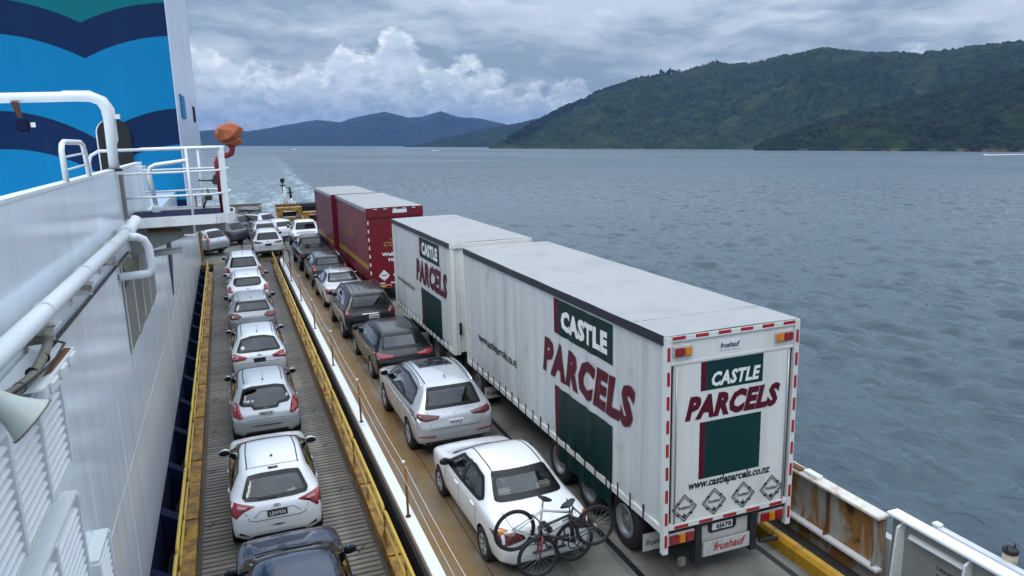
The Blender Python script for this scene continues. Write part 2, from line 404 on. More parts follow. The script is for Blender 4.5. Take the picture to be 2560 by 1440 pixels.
# ------------------------------------------------------------------ sea
def build_sea():
    rng = np.random.default_rng(3)
    az = np.concatenate([np.linspace(-180, -24, 40)[:-1], np.linspace(-24, 72, 760), np.linspace(72, 180, 30)[1:-1]])
    rr = [4.0, 9.0, 14.0, 19.0]
    while rr[-1] < 680: rr.append(rr[-1] + .36 + rr[-1] * .0012)
    r = np.concatenate([rr, np.geomspace(rr[-1] + 2, 20000, 46)])
    A, RR = np.meshgrid(np.radians(az), r)
    x = RR * np.sin(A); y = RR * np.cos(A)
    cell = np.maximum(.36 + RR * .0012, RR * np.radians(.07))
    z = np.zeros_like(x)
    for i in range(80):
        lam = 1.25 * (9.5 / 1.25) ** rng.random()
        th = R(250) + rng.normal(0, .33)
        k = 2 * np.pi / lam
        amp = .0255 * lam ** .16 * (.6 + .8 * rng.random()) * (1.0 if lam < 9 else 9 / lam)
        ph = k * (x * np.sin(th) + y * np.cos(th)) + rng.random() * 6.283
        att = np.clip(lam / (3.0 * cell) - .4, 0, 1) * np.clip(2.0 - RR / 420.0, 0, 1)
        s_ = np.sin(ph); z += amp * att * (1.4 - 2.2 * np.abs(np.sin(ph * .5)) ** 1.2)
    gust = 1 + .25 * np.sin(x * .021 + .9 * np.sin(y * .013)) * np.sin(y * .017 + 1.3)
    z *= gust
    z[RR < 19] = -.3
    nr, na = x.shape
    v = np.stack([x, y, z], -1).reshape(-1, 3)
    i, j = np.meshgrid(np.arange(nr - 1), np.arange(na), indexing='ij')
    j2 = (j + 1) % na
    f = np.stack([i * na + j, i * na + j2, (i + 1) * na + j2, (i + 1) * na + j], -1).reshape(-1, 4)[:, ::-1]
    me = bpy.data.meshes.new('sea')
    me.vertices.add(len(v)); me.vertices.foreach_set('co', v.ravel())
    me.loops.add(f.size); me.loops.foreach_set('vertex_index', f.ravel())
    me.polygons.add(len(f)); me.polygons.foreach_set('loop_start', np.arange(0, f.size, 4)); me.polygons.foreach_set('loop_total', np.full(len(f), 4))
    me.polygons.foreach_set('use_smooth', np.ones(len(f), bool))
    me.update(); me.validate()
    o = bpy.data.objects.new('sea', me); COL.objects.link(o); o.matrix_world = SEA_MAT
    tag(o, 'grey blue rippled water with a pale wake behind the ship', kind='structure')
    mt = bpy.data.materials.new('sea_water'); mt.use_nodes = True
    q = NG(mt.node_tree); b = mt.node_tree.nodes['Principled BSDF']
    co = q.n('ShaderNodeTexCoord').outputs['Object']
    sp = q.n('ShaderNodeSeparateXYZ'); q.link(co, sp.inputs[0])
    X, Y = sp.outputs[0], sp.outputs[1]
    # wake: aerated water behind the stern, right edge drifting out
    edge = q.math('ADD', 17.0, q.math('MULTIPLY', Y, .050))
    wob = q.noise(q.comb(q.math('MULTIPLY', X, .02), q.math('MULTIPLY', Y, .008)), 1.0, 4, .6)
    ee = q.math('SUBTRACT', q.math('ADD', edge, q.math('MULTIPLY', q.math('SUBTRACT', wob, .5), 14.0)), X)
    inside = q.math('MULTIPLY', q.sstep(ee, -2.0, 6.0), q.sstep(Y, 70.0, 84.0))
    fade = q.math('POWER', 2.718, q.math('MULTIPLY', Y, -.0055))
    churn = q.noise(q.comb(q.math('MULTIPLY', X, .16), q.math('MULTIPLY', Y, .06)), 1.0, 8, .68, .6)
    near = q.math('MULTIPLY', inside, q.math('MULTIPLY', q.sstep(churn, .44, .66), fade))
    line = q.math('MULTIPLY', q.sstep(q.math('ABSOLUTE', q.math('SUBTRACT', ee, 3.0)), 5.0, .5), q.sstep(Y, 70.0, 84.0))
    line = q.math('MULTIPLY', line, q.math('MULTIPLY', q.sstep(churn, .38, .62), q.math('POWER', 2.718, q.math('MULTIPLY', Y, -.0016))))
    aer = q.math('MULTIPLY', inside, q.math('POWER', 2.718, q.math('MULTIPLY', Y, -.0013)))
    foam = q.math('MINIMUM', q.math('ADD', q.math('MULTIPLY', near, 1.5), q.math('MULTIPLY', line, .65)), .85)
    deep = q.mix(q.math('MULTIPLY', aer, .8), (.054, .084, .108), (.13, .195, .215))
    q.put(b.inputs['Base Color'], q.mix(foam, deep, (.50, .59, .64)))
    gst = q.noise(q.comb(q.math('MULTIPLY', X, .0022), q.math('MULTIPLY', Y, .0035)), 1.0, 4, .55)
    dist = q.vmath('LENGTH', co)
    q.put(b.inputs['Roughness'], q.math('ADD', q.math('ADD', q.sstep(dist, 60.0, 700.0, .05, .40), q.math('MULTIPLY', q.sstep(dist, 300.0, 900.0), q.sstep(gst, .35, .65, .14, -.14))), q.math('MULTIPLY', foam, .6)))
    b.inputs['IOR'].default_value = 1.333
    XR = q.math('ADD', q.math('MULTIPLY', X, .34), q.math('MULTIPLY', Y, -.94)); YR = q.math('ADD', q.math('MULTIPLY', X, .94), q.math('MULTIPLY', Y, .34))
    s1 = q.noise(q.comb(q.math('MULTIPLY', XR, .6), q.math('MULTIPLY', YR, 1.9)), 1.0, 6, .60, .5)
    bp = q.n('ShaderNodeBump'); bp.inputs['Distance'].default_value = .42
    q.put(bp.inputs['Strength'], q.math('MULTIPLY', q.sstep(gst, .36, .62, .55, 1.0), q.sstep(dist, 40.0, 260.0, 1.0, .0)))
    q.link(s1, bp.inputs['Height'])
    q.link(bp.outputs[0], b.inputs['Normal'])
    me.materials.append(mt)
build_sea()

# ------------------------------------------------------------------ hills
def fbm(x, y, octs, seed, base=1.0, gain=.5):
    """value noise on arrays"""
    rng = np.random.default_rng(seed); tb = rng.random((256, 256)); out = np.zeros_like(x); a = 1.0; fr = base; tot = 0
    for _ in range(octs):
        u = x * fr + 37.1; w = y * fr + 11.7
        i = np.floor(u).astype(int); j = np.floor(w).astype(int); fu = u - i; fw = w - j
        fu = fu * fu * (3 - 2 * fu); fw = fw * fw * (3 - 2 * fw)
        t = lambda p, s: tb[p % 256, s % 256]
        out += a * ((t(i, j) * (1 - fu) + t(i + 1, j) * fu) * (1 - fw) + (t(i, j + 1) * (1 - fu) + t(i + 1, j + 1) * fu) * fw)
        tot += a; a *= gain; fr *= 2.03
    return out / tot
def sea_az_el(px, py):
    r = ray(px, py); r = r / np.linalg.norm(r)
    return math.atan2(r @ SEA_X, r @ SEA_Y), math.asin(r @ SEA_UP)
def mat_hill(name, c1, c2, c3, sc1, rock, plant=False):
    mt = bpy.data.materials.new(name); mt.use_nodes = True
    q = NG(mt.node_tree); b = mt.node_tree.nodes['Principled BSDF']
    co = q.n('ShaderNodeTexCoord').outputs['Object']
    a = q.noise(co, sc1, 6, .62); d = q.noise(co, sc1 * .16, 5, .6, .5)
    c = q.mix(q.sstep(a, .38, .62), c1, c2)
    c = q.mix(q.sstep(d, .50, .68), c, c3)
    if plant:
        at = q.n('ShaderNodeAttribute'); at.attribute_name = 'plantation'
        c = q.mix(at.outputs['Fac'], c, q.mix(q.sstep(a, .4, .6), (.004, .009, .008), (.011, .020, .015)))
    if rock:
        sp = q.n('ShaderNodeSeparateXYZ'); q.link(co, sp.inputs[0])
        f = q.math('MULTIPLY', q.sstep(sp.outputs[2], 14.0, 2.0), q.sstep(q.noise(co, .010, 4, .6), .47, .60))
        c = q.mix(f, c, rock)
    q.put(b.inputs['Base Color'], c); b.inputs['Roughness'].default_value = .95; b.inputs['Specular IOR Level'].default_value = .1
    return mt
def hill(name, label, ridge, ds, dr, mt, nu, nv, seed, canopy, spur, kind='structure', dark=None):
    """terrain whose crest follows the ridge (pixels), shore at ds metres, crest at dr metres (each a pair: left, right end)"""
    az_el = [sea_az_el(*p) for p in ridge]
    a = np.array([p[0] for p in az_el]); e = np.array([p[1] for p in az_el])
    U = np.linspace(0, 1, nu); AZ = a[0] + (a[-1] - a[0]) * U; EL = np.interp(AZ, a, e)
    DS = ds[0] + (ds[1] - ds[0]) * U; DR = dr[0] + (dr[1] - dr[0]) * U
    # shoreline coves
    DS = DS * (1 + .05 * (fbm(U * 9, U * 0 + seed, 4, seed) - .5))
    HR = np.maximum(DR * np.tan(EL) + SEA_D, 2.0)
    DR = np.maximum(DS + 40, np.minimum(DR, DS + 60 + HR * 3.2))
    HR = np.maximum(DR * np.tan(EL) + SEA_D, 2.0)
    T = np.concatenate([np.linspace(0, 1, nv), np.linspace(1.03, 1.5, 14)])
    tt, hh = np.meshgrid(T, HR, indexing='ij'); _, dS = np.meshgrid(T, DS, indexing='ij'); _, dR = np.meshgrid(T, DR, indexing='ij'); _, aa = np.meshgrid(T, AZ, indexing='ij')
    d = dS + (dR - dS) * tt
    x = d * np.sin(aa); y = d * np.cos(aa)
    prof = np.where(tt <= 1, np.power(np.clip(tt, 0, 1), .86) , 1 - .5 * (tt - 1))
    n1 = fbm(x, y, 5, seed + 1, 1 / 420.0, .5) - .5
    rid = 1 - np.abs(2 * fbm(x + .35 * y, y * .55 - .3 * x, 4, seed + 5, 1 / 330.0, .5) - 1)
    w = np.clip(np.sin(np.pi * np.clip(tt, 0, 1)), 0, 1)
    z = hh * prof + spur * hh * w * (n1 * .55 + (rid - .72) * .62)
    cn = fbm(x, y, 3, seed + 9, 1 / 15.0, .6) - .5 + .7 * (fbm(x, y, 2, seed + 11, 1 / 46.0, .5) - .5)
    z = z + canopy * cn * np.clip(tt * 18, 0, 1) * np.where(tt > 1, .3, 1)
    z = np.where(tt <= 0, -3, np.maximum(z, np.minimum(2.5, hh * .1) + 6 * np.clip(tt * 40, 0, 1)))
    nr, na = x.shape
    v = np.stack([x, y, z], -1).reshape(-1, 3)
    i, j = np.meshgrid(np.arange(nr - 1), np.arange(na - 1), indexing='ij')
    f = np.stack([i * na + j, i * na + j + 1, (i + 1) * na + j + 1, (i + 1) * na + j], -1).reshape(-1, 4)
    me = bpy.data.meshes.new(name)
    me.vertices.add(len(v)); me.vertices.foreach_set('co', v.ravel())
    me.loops.add(f.size); me.loops.foreach_set('vertex_index', f.ravel())
    me.polygons.add(len(f)); me.polygons.foreach_set('loop_start', np.arange(0, f.size, 4)); me.polygons.foreach_set('loop_total', np.full(len(f), 4))
    me.update(); me.validate()
    if me.polygons[len(me.polygons) // 3].normal.z < 0: me.flip_normals()
    if dark is not None:
        a0, a1 = sea_az_el(dark[0], 250)[0], sea_az_el(dark[1], 250)[0]
        nn = fbm(x, y, 4, seed + 77, 1 / 160.0, .5)
        lim = np.interp(aa, [a0, a0 + (a1 - a0) * .35, a1], [.35, .70, .93]) + (nn - .5) * .35
        mk = np.clip((tt - lim) * 14, 0, 1) * np.clip((aa - a0) * 400, 0, 1) * np.clip((a1 + (nn - .5) * .02 - aa) * 300, 0, 1)
        at = me.attributes.new('plantation', 'FLOAT', 'POINT'); at.data.foreach_set('value', mk.ravel().astype(np.float32))
    me.materials.append(mt)
    o = bpy.data.objects.new(name, me); COL.objects.link(o); o.matrix_world = SEA_MAT
    tag(o, label, kind=kind)
    return AZ, DR, HR
bush = mat_hill('bush_near', (.002, .006, .002), (.011, .023, .008), (.022, .036, .010), .05, (.10, .062, .042))
bush2 = mat_hill('bush_mid', (.009, .018, .010), (.024, .040, .020), (.034, .051, .023), .035, (.07, .055, .042), True)
bush3 = mat_hill('bush_far', (.006, .012, .008), (.012, .022, .014), (.018, .028, .016), .02, None)
hill('hills', 'hazy dark blue mountain range across the far water on the left',
     [(380, 330), (470, 330), (540, 324), (620, 328), (660, 322), (700, 315), (745, 307), (790, 300), (820, 302), (850, 306), (875, 297), (915, 288), (960, 279), (990, 286), (1020, 294), (1055, 292), (1080, 284), (1102, 278), (1125, 286), (1150, 293), (1200, 296), (1250, 307), (1300, 320), (1360, 345)],
     (12500, 11500), (15000, 14200), bush3, 420, 60, 21, 14, .5)
hill('hills', 'low bluish green spur sloping down to the water between the ranges',
     [(1010, 368), (1060, 358), (1130, 341), (1175, 330), (1215, 322), (1262, 313), (1290, 309), (1330, 299), (1400, 285), (1500, 270)],
     (7200, 6400), (8600, 7900), bush3, 260, 60, 33, 14, .5)
MAIN_RIDGE = [(1222, 370), (1240, 358), (1262, 345), (1300, 325), (1330, 306), (1400, 270), (1460, 245), (1500, 226), (1560, 205), (1600, 192), (1632, 188), (1690, 180), (1730, 172), (1780, 158), (1800, 158), (1840, 159), (1880, 158), (1930, 143), (1960, 137), (2010, 130), (2055, 119), (2080, 120), (2110, 125), (2160, 129), (2250, 128), (2300, 131), (2360, 126), (2450, 112), (2560, 99), (2700, 88), (2900, 80)]
AZ3, DR3, HR3 = hill('hill', 'big bush covered hill rising behind the near point, dark pines on its left shoulder', MAIN_RIDGE, (3900, 3500), (5200, 4900), bush2, 950, 250, 45, 24, .72, dark=(1265, 1690))
hill('hill', 'nearest green bushy headland with a rocky shore on the right',
     [(1884, 371), (1905, 356), (1960, 336), (2050, 301), (2150, 276), (2250, 251), (2350, 226), (2450, 201), (2560, 176), (2700, 152), (2900, 130)],
     (2950, 2700), (3700, 3700), bush, 720, 210, 57, 19, .7)

# ------------------------------------------------------------------ deck, hull, ramp
def mat_deck(name, ramp=False):
    mt = bpy.data.materials.new(name); mt.use_nodes = True
    q = NG(mt.node_tree); b = mt.node_tree.nodes['Principled BSDF']
    co = q.n('ShaderNodeTexCoord').outputs['Object']
    sp = q.n('ShaderNodeSeparateXYZ'); q.link(co, sp.inputs[0]); X, Y = sp.outputs[0], sp.outputs[1]
    a = q.noise(co, .7, 7, .65, .3); f = q.noise(co, 7.0, 6, .7); s = q.noise(q.comb(q.math('MULTIPLY', X, 2.2), q.math('MULTIPLY', Y, .12)), 1.0, 5, .6)
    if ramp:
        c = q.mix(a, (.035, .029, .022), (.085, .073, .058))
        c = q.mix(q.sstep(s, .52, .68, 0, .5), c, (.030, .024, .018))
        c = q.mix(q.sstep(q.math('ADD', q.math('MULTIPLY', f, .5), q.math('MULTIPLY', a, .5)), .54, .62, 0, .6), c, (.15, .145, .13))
    else:
        c = q.mix(q.sstep(a, .3, .7), (.105, .103, .088), (.215, .213, .188))
        c = q.mix(q.sstep(s, .53, .70, 0, .55), c, (.040, .038, .034))
        c = q.mix(q.sstep(f, .56, .70, 0, .45), c, (.22, .22, .20))
        # rust coloured walkway strip along the coaming, worn where wheels run
        w = q.math('MULTIPLY', q.math('MULTIPLY', q.sstep(q.math('ADD', X, q.math('MULTIPLY', q.math('SUBTRACT', a, .5), 1.6)), 3.95, 3.25), q.sstep(Y, 47.6, 46.8)), q.sstep(q.math('ADD', q.math('MULTIPLY', a, .5), q.math('MULTIPLY', s, .5)), .30, .58, .34, .95))
        w2 = q.math('MULTIPLY', q.sstep(Y, 47.6, 45.6), q.math('MULTIPLY', q.sstep(X, 3.6, 2.2), .0))
        patch = q.math('MULTIPLY', q.sstep(q.math('ABSOLUTE', q.math('SUBTRACT', Y, 47.0)), 1.5, .9), q.sstep(X, 3.0, 2.4))
        rust = q.mix(f, (.145, .072, .010), (.265, .140, .022))
        c = q.mix(q.math('MAXIMUM', w, q.math('MULTIPLY', patch, .85)), c, rust)
    q.put(b.inputs['Base Color'], c)
    q.put(b.inputs['Roughness'], q.sstep(a, .35, .65, .30, .62))
    bp = q.n('ShaderNodeBump'); bp.inputs['Strength'].default_value = .25; bp.inputs['Distance'].default_value = .02
    q.link(f, bp.inputs['Height']); q.link(bp.outputs[0], b.inputs['Normal'])
    MATS[name] = mt
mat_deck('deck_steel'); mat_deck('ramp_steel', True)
mat('rib_steel', (.235, .205, .165), .5, var=.35, vs=1.4, dirt=((.12, .10, .075), .5, 1.2))
_q = NG(MATS['rib_steel'].node_tree); _b = MATS['rib_steel'].node_tree.nodes['Principled BSDF']
_src = _b.inputs['Base Color'].links[0].from_socket; _rnd = _q.n('ShaderNodeObjectInfo').outputs['Random']
_q.link(_q.mix(_q.lin(_rnd, 0, 1, .0, .42), _src, (.055, .047, .038)), _b.inputs['Base Color'])

hb = MB()
hb.prism([(-15, -8, -9.8), (9.75, -8, -9.8), (9.75, 77.4, -9.8), (-15, 77.4, -9.8)], (0, 0, 8.3))
hull = hb.build('ferry_hull', 'hull_side'); tag(hull, kind='structure')
db = MB()
db.box(2.52, 8.40, .6, 47.4, -.25, 0)                  # starboard lane
db.box(-9.0, 9.70, 47.4, 77.2, -.25, 0)                # open stern deck
deck = db.build('deck', 'deck_steel'); tag(deck, 'worn grey steel car deck with a rusty strip along the coaming', kind='structure')
gt = MB(); gt.box(8.401, 9.74, -6, 47.399, -1.2, -.35); gt.build('gutter', 'well_floor', deck)
wf = MB(); wf.box(-1.83, 2.518, -6, 47.38, -1.5, -1.15); wf.build('well_floor', 'well_floor', deck)
ww = MB(); ww.box(2.45, 2.518, -6, 47.39, -1.149, .045); ww.build('well_side', 'black_wall', deck)
for xs, y0, y1 in ((5.76, 3, 47), (8.05, 3, 47), (0.6, 48, 74), (3.4, 48.2, 74), (6.2, 48, 74)):
    b = MB(); b.box(xs - .055, xs + .055, y0, y1, .0005, .005); b.build('lashing_slot', 'black', deck)
lr = MB(); lr.box(3.50, 3.52, 3, 47, .0006, .004); lr.build('lane_seam', 'rust_dark', deck)
random.seed(21)
pot = MB(); pot.lathe([(0, .001), (.004, .09), (0.004, .001)], axis='z', n=14)
pot0 = pot.build('lashing_pot', 'black', deck, (7.0, 8.0, .002))
for x, y in [(4.6, 8.2), (3.2, 9.0), (8.2, 12), (6.9, 29.5), (7.6, 30.4), (7.2, 31.3), (1.4, 49.6), (.2, 51.8), (1.0, 53.4), (-.6, 49.2), (4.9, 56), (8.0, 52)]:
    inst(pot0, 'lashing_pot', deck, (x, y, .002))

# ramp, a sunken lane that climbs very gently to the stern deck
def rz_(y): return -.45 + (y - 13) * .0062 if y < 44 else -.258 + (y - 44) / 3.3 * .262
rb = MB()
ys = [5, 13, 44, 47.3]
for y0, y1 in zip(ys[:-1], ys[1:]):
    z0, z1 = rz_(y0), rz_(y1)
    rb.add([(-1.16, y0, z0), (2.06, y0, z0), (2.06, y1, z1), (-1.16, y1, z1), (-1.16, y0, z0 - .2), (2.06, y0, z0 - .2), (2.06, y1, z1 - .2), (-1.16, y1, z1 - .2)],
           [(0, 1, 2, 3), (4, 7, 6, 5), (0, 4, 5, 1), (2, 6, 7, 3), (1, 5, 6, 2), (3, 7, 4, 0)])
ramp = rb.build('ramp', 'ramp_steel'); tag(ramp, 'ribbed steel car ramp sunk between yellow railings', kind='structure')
rib0 = None; y = 10.6; k = 0
while y < 44:
    if rib0 is None:
        b = MB(); b.add([(-1.53, -.060, 0), (1.53, -.060, 0), (1.53, .060, 0), (-1.53, .060, 0), (-1.53, -.050, .035), (1.53, -.050, .035), (1.53, .050, .035), (-1.53, .050, .035)],
                        [(4, 5, 6, 7), (0, 1, 5, 4), (1, 2, 6, 5), (2, 3, 7, 6), (3, 0, 4, 7)])
        rib0 = b.build('tread_rib', 'rib_steel', ramp, (.45, y, rz_(y)))
    else: inst(rib0, 'tread_rib', ramp, (.45, y, rz_(y)), (.0062, 0, 0))
    y += .16; k += 1
sx = MB(); sx.box(-.13, .13, -.022, .022, .026, .034)
cr = sx.v[:]; c_, s_ = math.cos(R(62)), math.sin(R(62))
sx.add([(x * c_ - y * s_, x * s_ + y * c_, z + .003) for x, y, z in cr], [tuple(f) for f in sx.f[:6]])
sck0 = None
for i in range(13):
    for x in (-.92, 1.72):
        y = 12.6 + i * 2.6 + (.5 if x > 0 else 0)
        if sck0 is None: sck0 = sx.build('lashing_socket', 'black', ramp, (x, y, rz_(y)), None)
        else: inst(sck0, 'lashing_socket', ramp, (x, y, rz_(y)), (0, 0, random.uniform(-.2, .2)))

# ------------------------------------------------------------------ ramp railings
def ramp_rail(name, label, x, kx0, kx1, y0, y1, top, inward):
    t = thing(name, label, 'railing', (x, y0, rz_(y0)))
    of = (x, y0, rz_(y0))
    kb = MB()
    n = 12
    for i in range(n):
        a = lerp(y0, y1, i / n); c = lerp(y0, y1, (i + 1) / n) - .03
        z = rz_(min(a, 43))
        kb.prism([(kx0, a, z - .05), (lerp(kx0, kx1, .2), a, z - .05), (lerp(kx0, kx1, .2), a, z + .29), (kx1, a, z + .29), (kx1, a, z + .31), (kx0, a, z + .31)], (0, c - a, 0))
    kb.build('kerb_plate', 'yellow', t, off=of)
    seg = 3.55; y = y0; i = 0
    while y < y1 - .5:
        e = min(y + seg - .10, y1)
        zt = rz_(min((y + e) / 2, 43)) + top
        b = MB(); b.tube([(x, y + .0, zt - .16), (x, y + .03, zt - .03), (x, y + .16, zt), (x, e - .16, zt + .012), (x, e - .03, zt - .02), (x, e, zt - .16)], .033, 8)
        b.build('top_rail', 'yellow_tube', t, off=of)
        b = MB(); b.tube([(x, y, zt - .36), (x, e, zt - .35)], .025, 8); b.build('mid_rail', 'yellow_tube', t, off=of)
        for yy in (y, (y + e) / 2, e):
            zb = rz_(min(yy, 43))
            b = MB(); b.box(x - .008, x + .008, yy - .035, yy + .035, zb + .05, zt - (.0 if yy == (y + e) / 2 else .12))
            b.prism([(x - .006, yy - .004, zb + .3), (x - .006, yy + .22 * (1 if i % 2 else -1), zb + .30), (x - .006, yy - .004, zb + .55)], (.012, 0, 0))
            b.build('post', 'yellow', t, off=of)
        y += seg; i += 1
    return t
ramp_rail('ramp_railing', 'rusty yellow railing along the white coaming beam, right of the ramp cars', 2.12, 2.06, 2.30, 9.2, 45.4, .98, -1)
ramp_rail('ramp_railing', 'rusty yellow railing between the ramp cars and the white wall', -1.36, -1.16, -1.40, 9.2, 44.4, .95, 1)

# ------------------------------------------------------------------ white coaming beam and stanchions
b = MB(); b.cbox(2.565, 2.775, -6, 47.2, -.177, .06, .012)
tag(b.build('coaming_beam', 'beam_white'), 'long flat white steel coaming beam dividing the ramp from the deck lane', 'beam')
st0 = None
sty = [7.8, 13.07, 18.32, 23.56, 28.67, 34.04, 39.2, 44.2]
for i, y in enumerate(sty):
    t = thing('stanchion', ('rusty stanchion on the white beam beyond the bottom edge of the view', 'nearest tall rusty stanchion on the white beam, level with the white sedan', 'rusty stanchion on the white beam beside the silver SUV', 'rusty stanchion on the white beam beside the low black wagon', 'rusty stanchion on the white beam beside the tall black SUV', 'rusty stanchion on the white beam beside the silver sedan', 'rusty stanchion on the white beam beside the dark grey crossover', 'furthest rusty stanchion, next to the bent brown hoop')[i], 'stanchion', (2.64, y, .062), 0, 'rusty stanchions on the coaming beam')
    if st0 is None:
        b = MB(); b.tube([(0, 0, .01), (-.01, 0, .6), (-.02, 0, 1.12)], .024, 8); p = b.build('post', 'rust_orange', t)
        b = MB(); b.lathe([(0, .001), (0, .055), (.012, .055), (.012, .001)], axis='z', n=12); f_ = b.build('foot', 'rust_dark', t)
        b = MB(); b.lathe([(-.02, .001), (-.02, .034), (.035, .034), (.035, .001)], (-.02, 0, 1.12), axis='z', n=10); c0 = b.build('cap', 'pipe_white', t)
        st0 = (p, f_, c0)
    else:
        for s_, n_ in zip(st0, ('post', 'foot', 'cap')):
            o = inst(s_, n_, t); o.rotation_euler = (random.uniform(-.02, .02), random.uniform(-.02, .02), 0)
for z, nm in ((1.08, 'upper'), (.74, 'lower')):
    b = MB()
    for y0, y1 in zip(sty[:-1], sty[1:]):
        b.tube([(2.62, lerp(y0, y1, u), .06 + z - .07 * math.sin(math.pi * u)) for u in (0, .2, .4, .6, .8, 1)], .005, 5, caps=False)
    tag(b.build('guard_wire', 'pipe_white'), '%s thin pale wire strung between the rusty stanchions' % nm, 'wire')
b = MB()
b.tube([(2.42, 44.3, .08), (2.42, 44.3, .75), (2.5, 44.3, .95), (2.75, 44.35, .98), (2.95, 44.4, .86), (3.0, 44.4, .6), (3.0, 44.4, .01)], .035, 8)
tag(b.build('hoop_guard', 'rust_dark'), 'bent brown steel hoop over the far end of the white coaming beam', 'guard')

# ------------------------------------------------------------------ superstructure on the left
WX = -1.85
mat('rusty_white', (.62, .62, .58), .5, var=.1, vs=4, dirt=((.24, .10, .04), .6, 9))
def bank(y): return 0
t = thing('superstructure', 'white steel deckhouse wall with a navy base on the left', 'deckhouse', (WX, 20, 0)); of = (WX, 20, 0)
b = MB()
b.box(-9, WX, 3.0, 20.2, .02, 5.30); b.box(-1.97, WX, 3.0, 20.2, 5.301, 6.70); b.box(-9, WX - .004, 20.2, 50.8, .02, 5.30)
b.build('wall', 'ship_white', t, off=of)
b = MB(); b.box(-9, WX - .002, 3.0, 50.78, -1.49, .018); b.build('navy_base', 'navy', t, off=of)
b = MB(); b.box(-1.99, WX + .012, 3.0, 20.2, 6.702, 6.74); b.build('top_trim', 'ship_white_trim', t, off=of)
wl = None
for z in (2.15,):
    b = MB(); b.add([(WX + .0005, 3, z - .02), (WX + .0005, 50.6, z - .02), (WX + .006, 50.6, z), (WX + .006, 3, z), (WX + .0005, 3, z + .02), (WX + .0005, 50.6, z + .02)], [(0, 1, 2, 3), (3, 2, 5, 4)])
    b.build('weld_seam', 'ship_white', t, off=of)
sm0 = None
for y in (9.6, 12.2, 22.4, 25.6, 29.2, 33.0, 37.0, 41.5, 46):
    if sm0 is None:
        b = MB(); b.add([(.0005, -.018, .05), (.006, 0, .05), (.0005, .018, .05), (.0005, -.018, 3.4), (.006, 0, 3.4), (.0005, .018, 3.4)], [(0, 1, 4, 3), (1, 2, 5, 4)])
        sm0 = b.build('vertical_weld', 'ship_white', t, (0, y - 20, 0))
    else: inst(sm0, 'vertical_weld', t, (0, y - 20, 0))
kn0 = None
y = 10.6
while y < 48:
    if kn0 is None:
        b = MB(); b.prism([(.001, 0, -.02), (.44, 0, -.30), (.44, 0, -.42), (.001, 0, -1.1)], (0, .30, 0)); kn0 = b.build('knee_bracket', 'navy', t, (0, y - 20, 0))
    else: inst(kn0, 'knee_bracket', t, (0, y - 20, 0))
    y += 2.35
b = MB(); b.cbox(WX + .003, WX + .10, 48.9, 50.7, -.6, 1.75, .03); b.build('corner_fender', 'yellow', t, off=of)
b = MB(); b.box(WX + .003, WX + .05, 49.9, 50.75, 1.76, 4.4); b.build('corner_stripe', 'yellow_kerb', t, off=of)
b = MB()
b.prism([(WX + .004, 24.6, 4.6), (WX + .004, 26.3, 4.45), (WX + .004, 26.0, 3.6), (WX + .004, 24.9, 2.55)], (.02, 0, 0)); b.build('marker_panel', 'rail_dark', t, off=of)

# reflection in the glossy white wall, modelled as a grey panel with pale ribs
t = thing('wall_reflection', 'grey reflection in the glossy white wall under the platform, modelled as a ribbed panel', 'panel', (WX, 14.2, 3.5)); of = (WX, 14.2, 3.5)
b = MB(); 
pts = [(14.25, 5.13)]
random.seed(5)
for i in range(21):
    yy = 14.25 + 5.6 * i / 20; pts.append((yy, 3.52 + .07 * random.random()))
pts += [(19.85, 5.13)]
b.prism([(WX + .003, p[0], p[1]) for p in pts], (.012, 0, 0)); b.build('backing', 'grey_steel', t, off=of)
for i in range(5):
    yy = 14.3 + i * 1.36
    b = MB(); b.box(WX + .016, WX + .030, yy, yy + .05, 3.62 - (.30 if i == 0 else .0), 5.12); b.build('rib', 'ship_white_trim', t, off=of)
b = MB(); b.box(WX + .016, WX + .05, 14.42, 15.6, 4.72, 5.08)
for i in range(4): b.box(WX + .051, WX + .075, 14.45, 15.55, 4.76 + i * .08, 4.79 + i * .08)
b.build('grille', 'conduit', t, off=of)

# big white pipe on brackets
t = thing('deck_pipe', 'fat white pipe on rusty brackets running along the white wall', 'pipe', (-1.70, 4, 5.72)); of = (-1.70, 4, 5.72)
b = MB(); b.tube([(-1.66, 4, 5.72), (-1.66, 14.0, 5.70)], .085, 16); b.build('pipe', 'pipe_white', t, off=of)
for y in (7.72, 9.9, 12.2):
    b = MB(); b.tube([(-1.66, y - .02, 5.72), (-1.66, y + .02, 5.72)], .092, 16); b.build('clamp', 'pipe_white', t, off=of)
    b = MB(); b.box(WX + .001, -1.575, y - .07, y + .07, 5.575, 5.60); b.prism([(WX + .001, y - .05, 5.574), (WX + .001, y + .05, 5.574), (WX + .001, y + .03, 5.34), (WX + .001, y - .03, 5.34)], (.02, 0, 0)); b.box(WX + .022, -1.60, y - .008, y + .008, 5.45, 5.574)
    b.build('bracket', 'rusty_white', t, off=of)
b = MB(); b.tube([(-1.66, 13.98, 5.70), (-1.66, 14.12, 5.70)], .13, 16); b.tube([(-1.66, 14.16, 5.70), (-1.66, 14.30, 5.70)], .13, 16); b.build('flange', 'pipe_white', t, off=of)
b = MB(); b.tube([(-1.66, 14.30, 5.70), (-1.64, 14.6, 5.72), (-1.55, 14.8, 5.86)], .10, 14); b.build('elbow', 'pipe_white', t, off=of)
b = MB(); b.tube([(-1.66, 13.9, 5.66), (-1.50, 14.0, 5.64), (-1.40, 14.05, 5.58), (-1.345, 14.1, 5.44), (-1.33, 14.1, 5.15), (-1.335, 14.1, 5.06), (-1.38, 14.08, 5.0), (-1.50, 14.06, 4.985), (-1.84, 14.0, 4.98)], .068, 14); b.build('branch_pipe', 'pipe_white', t, off=of)
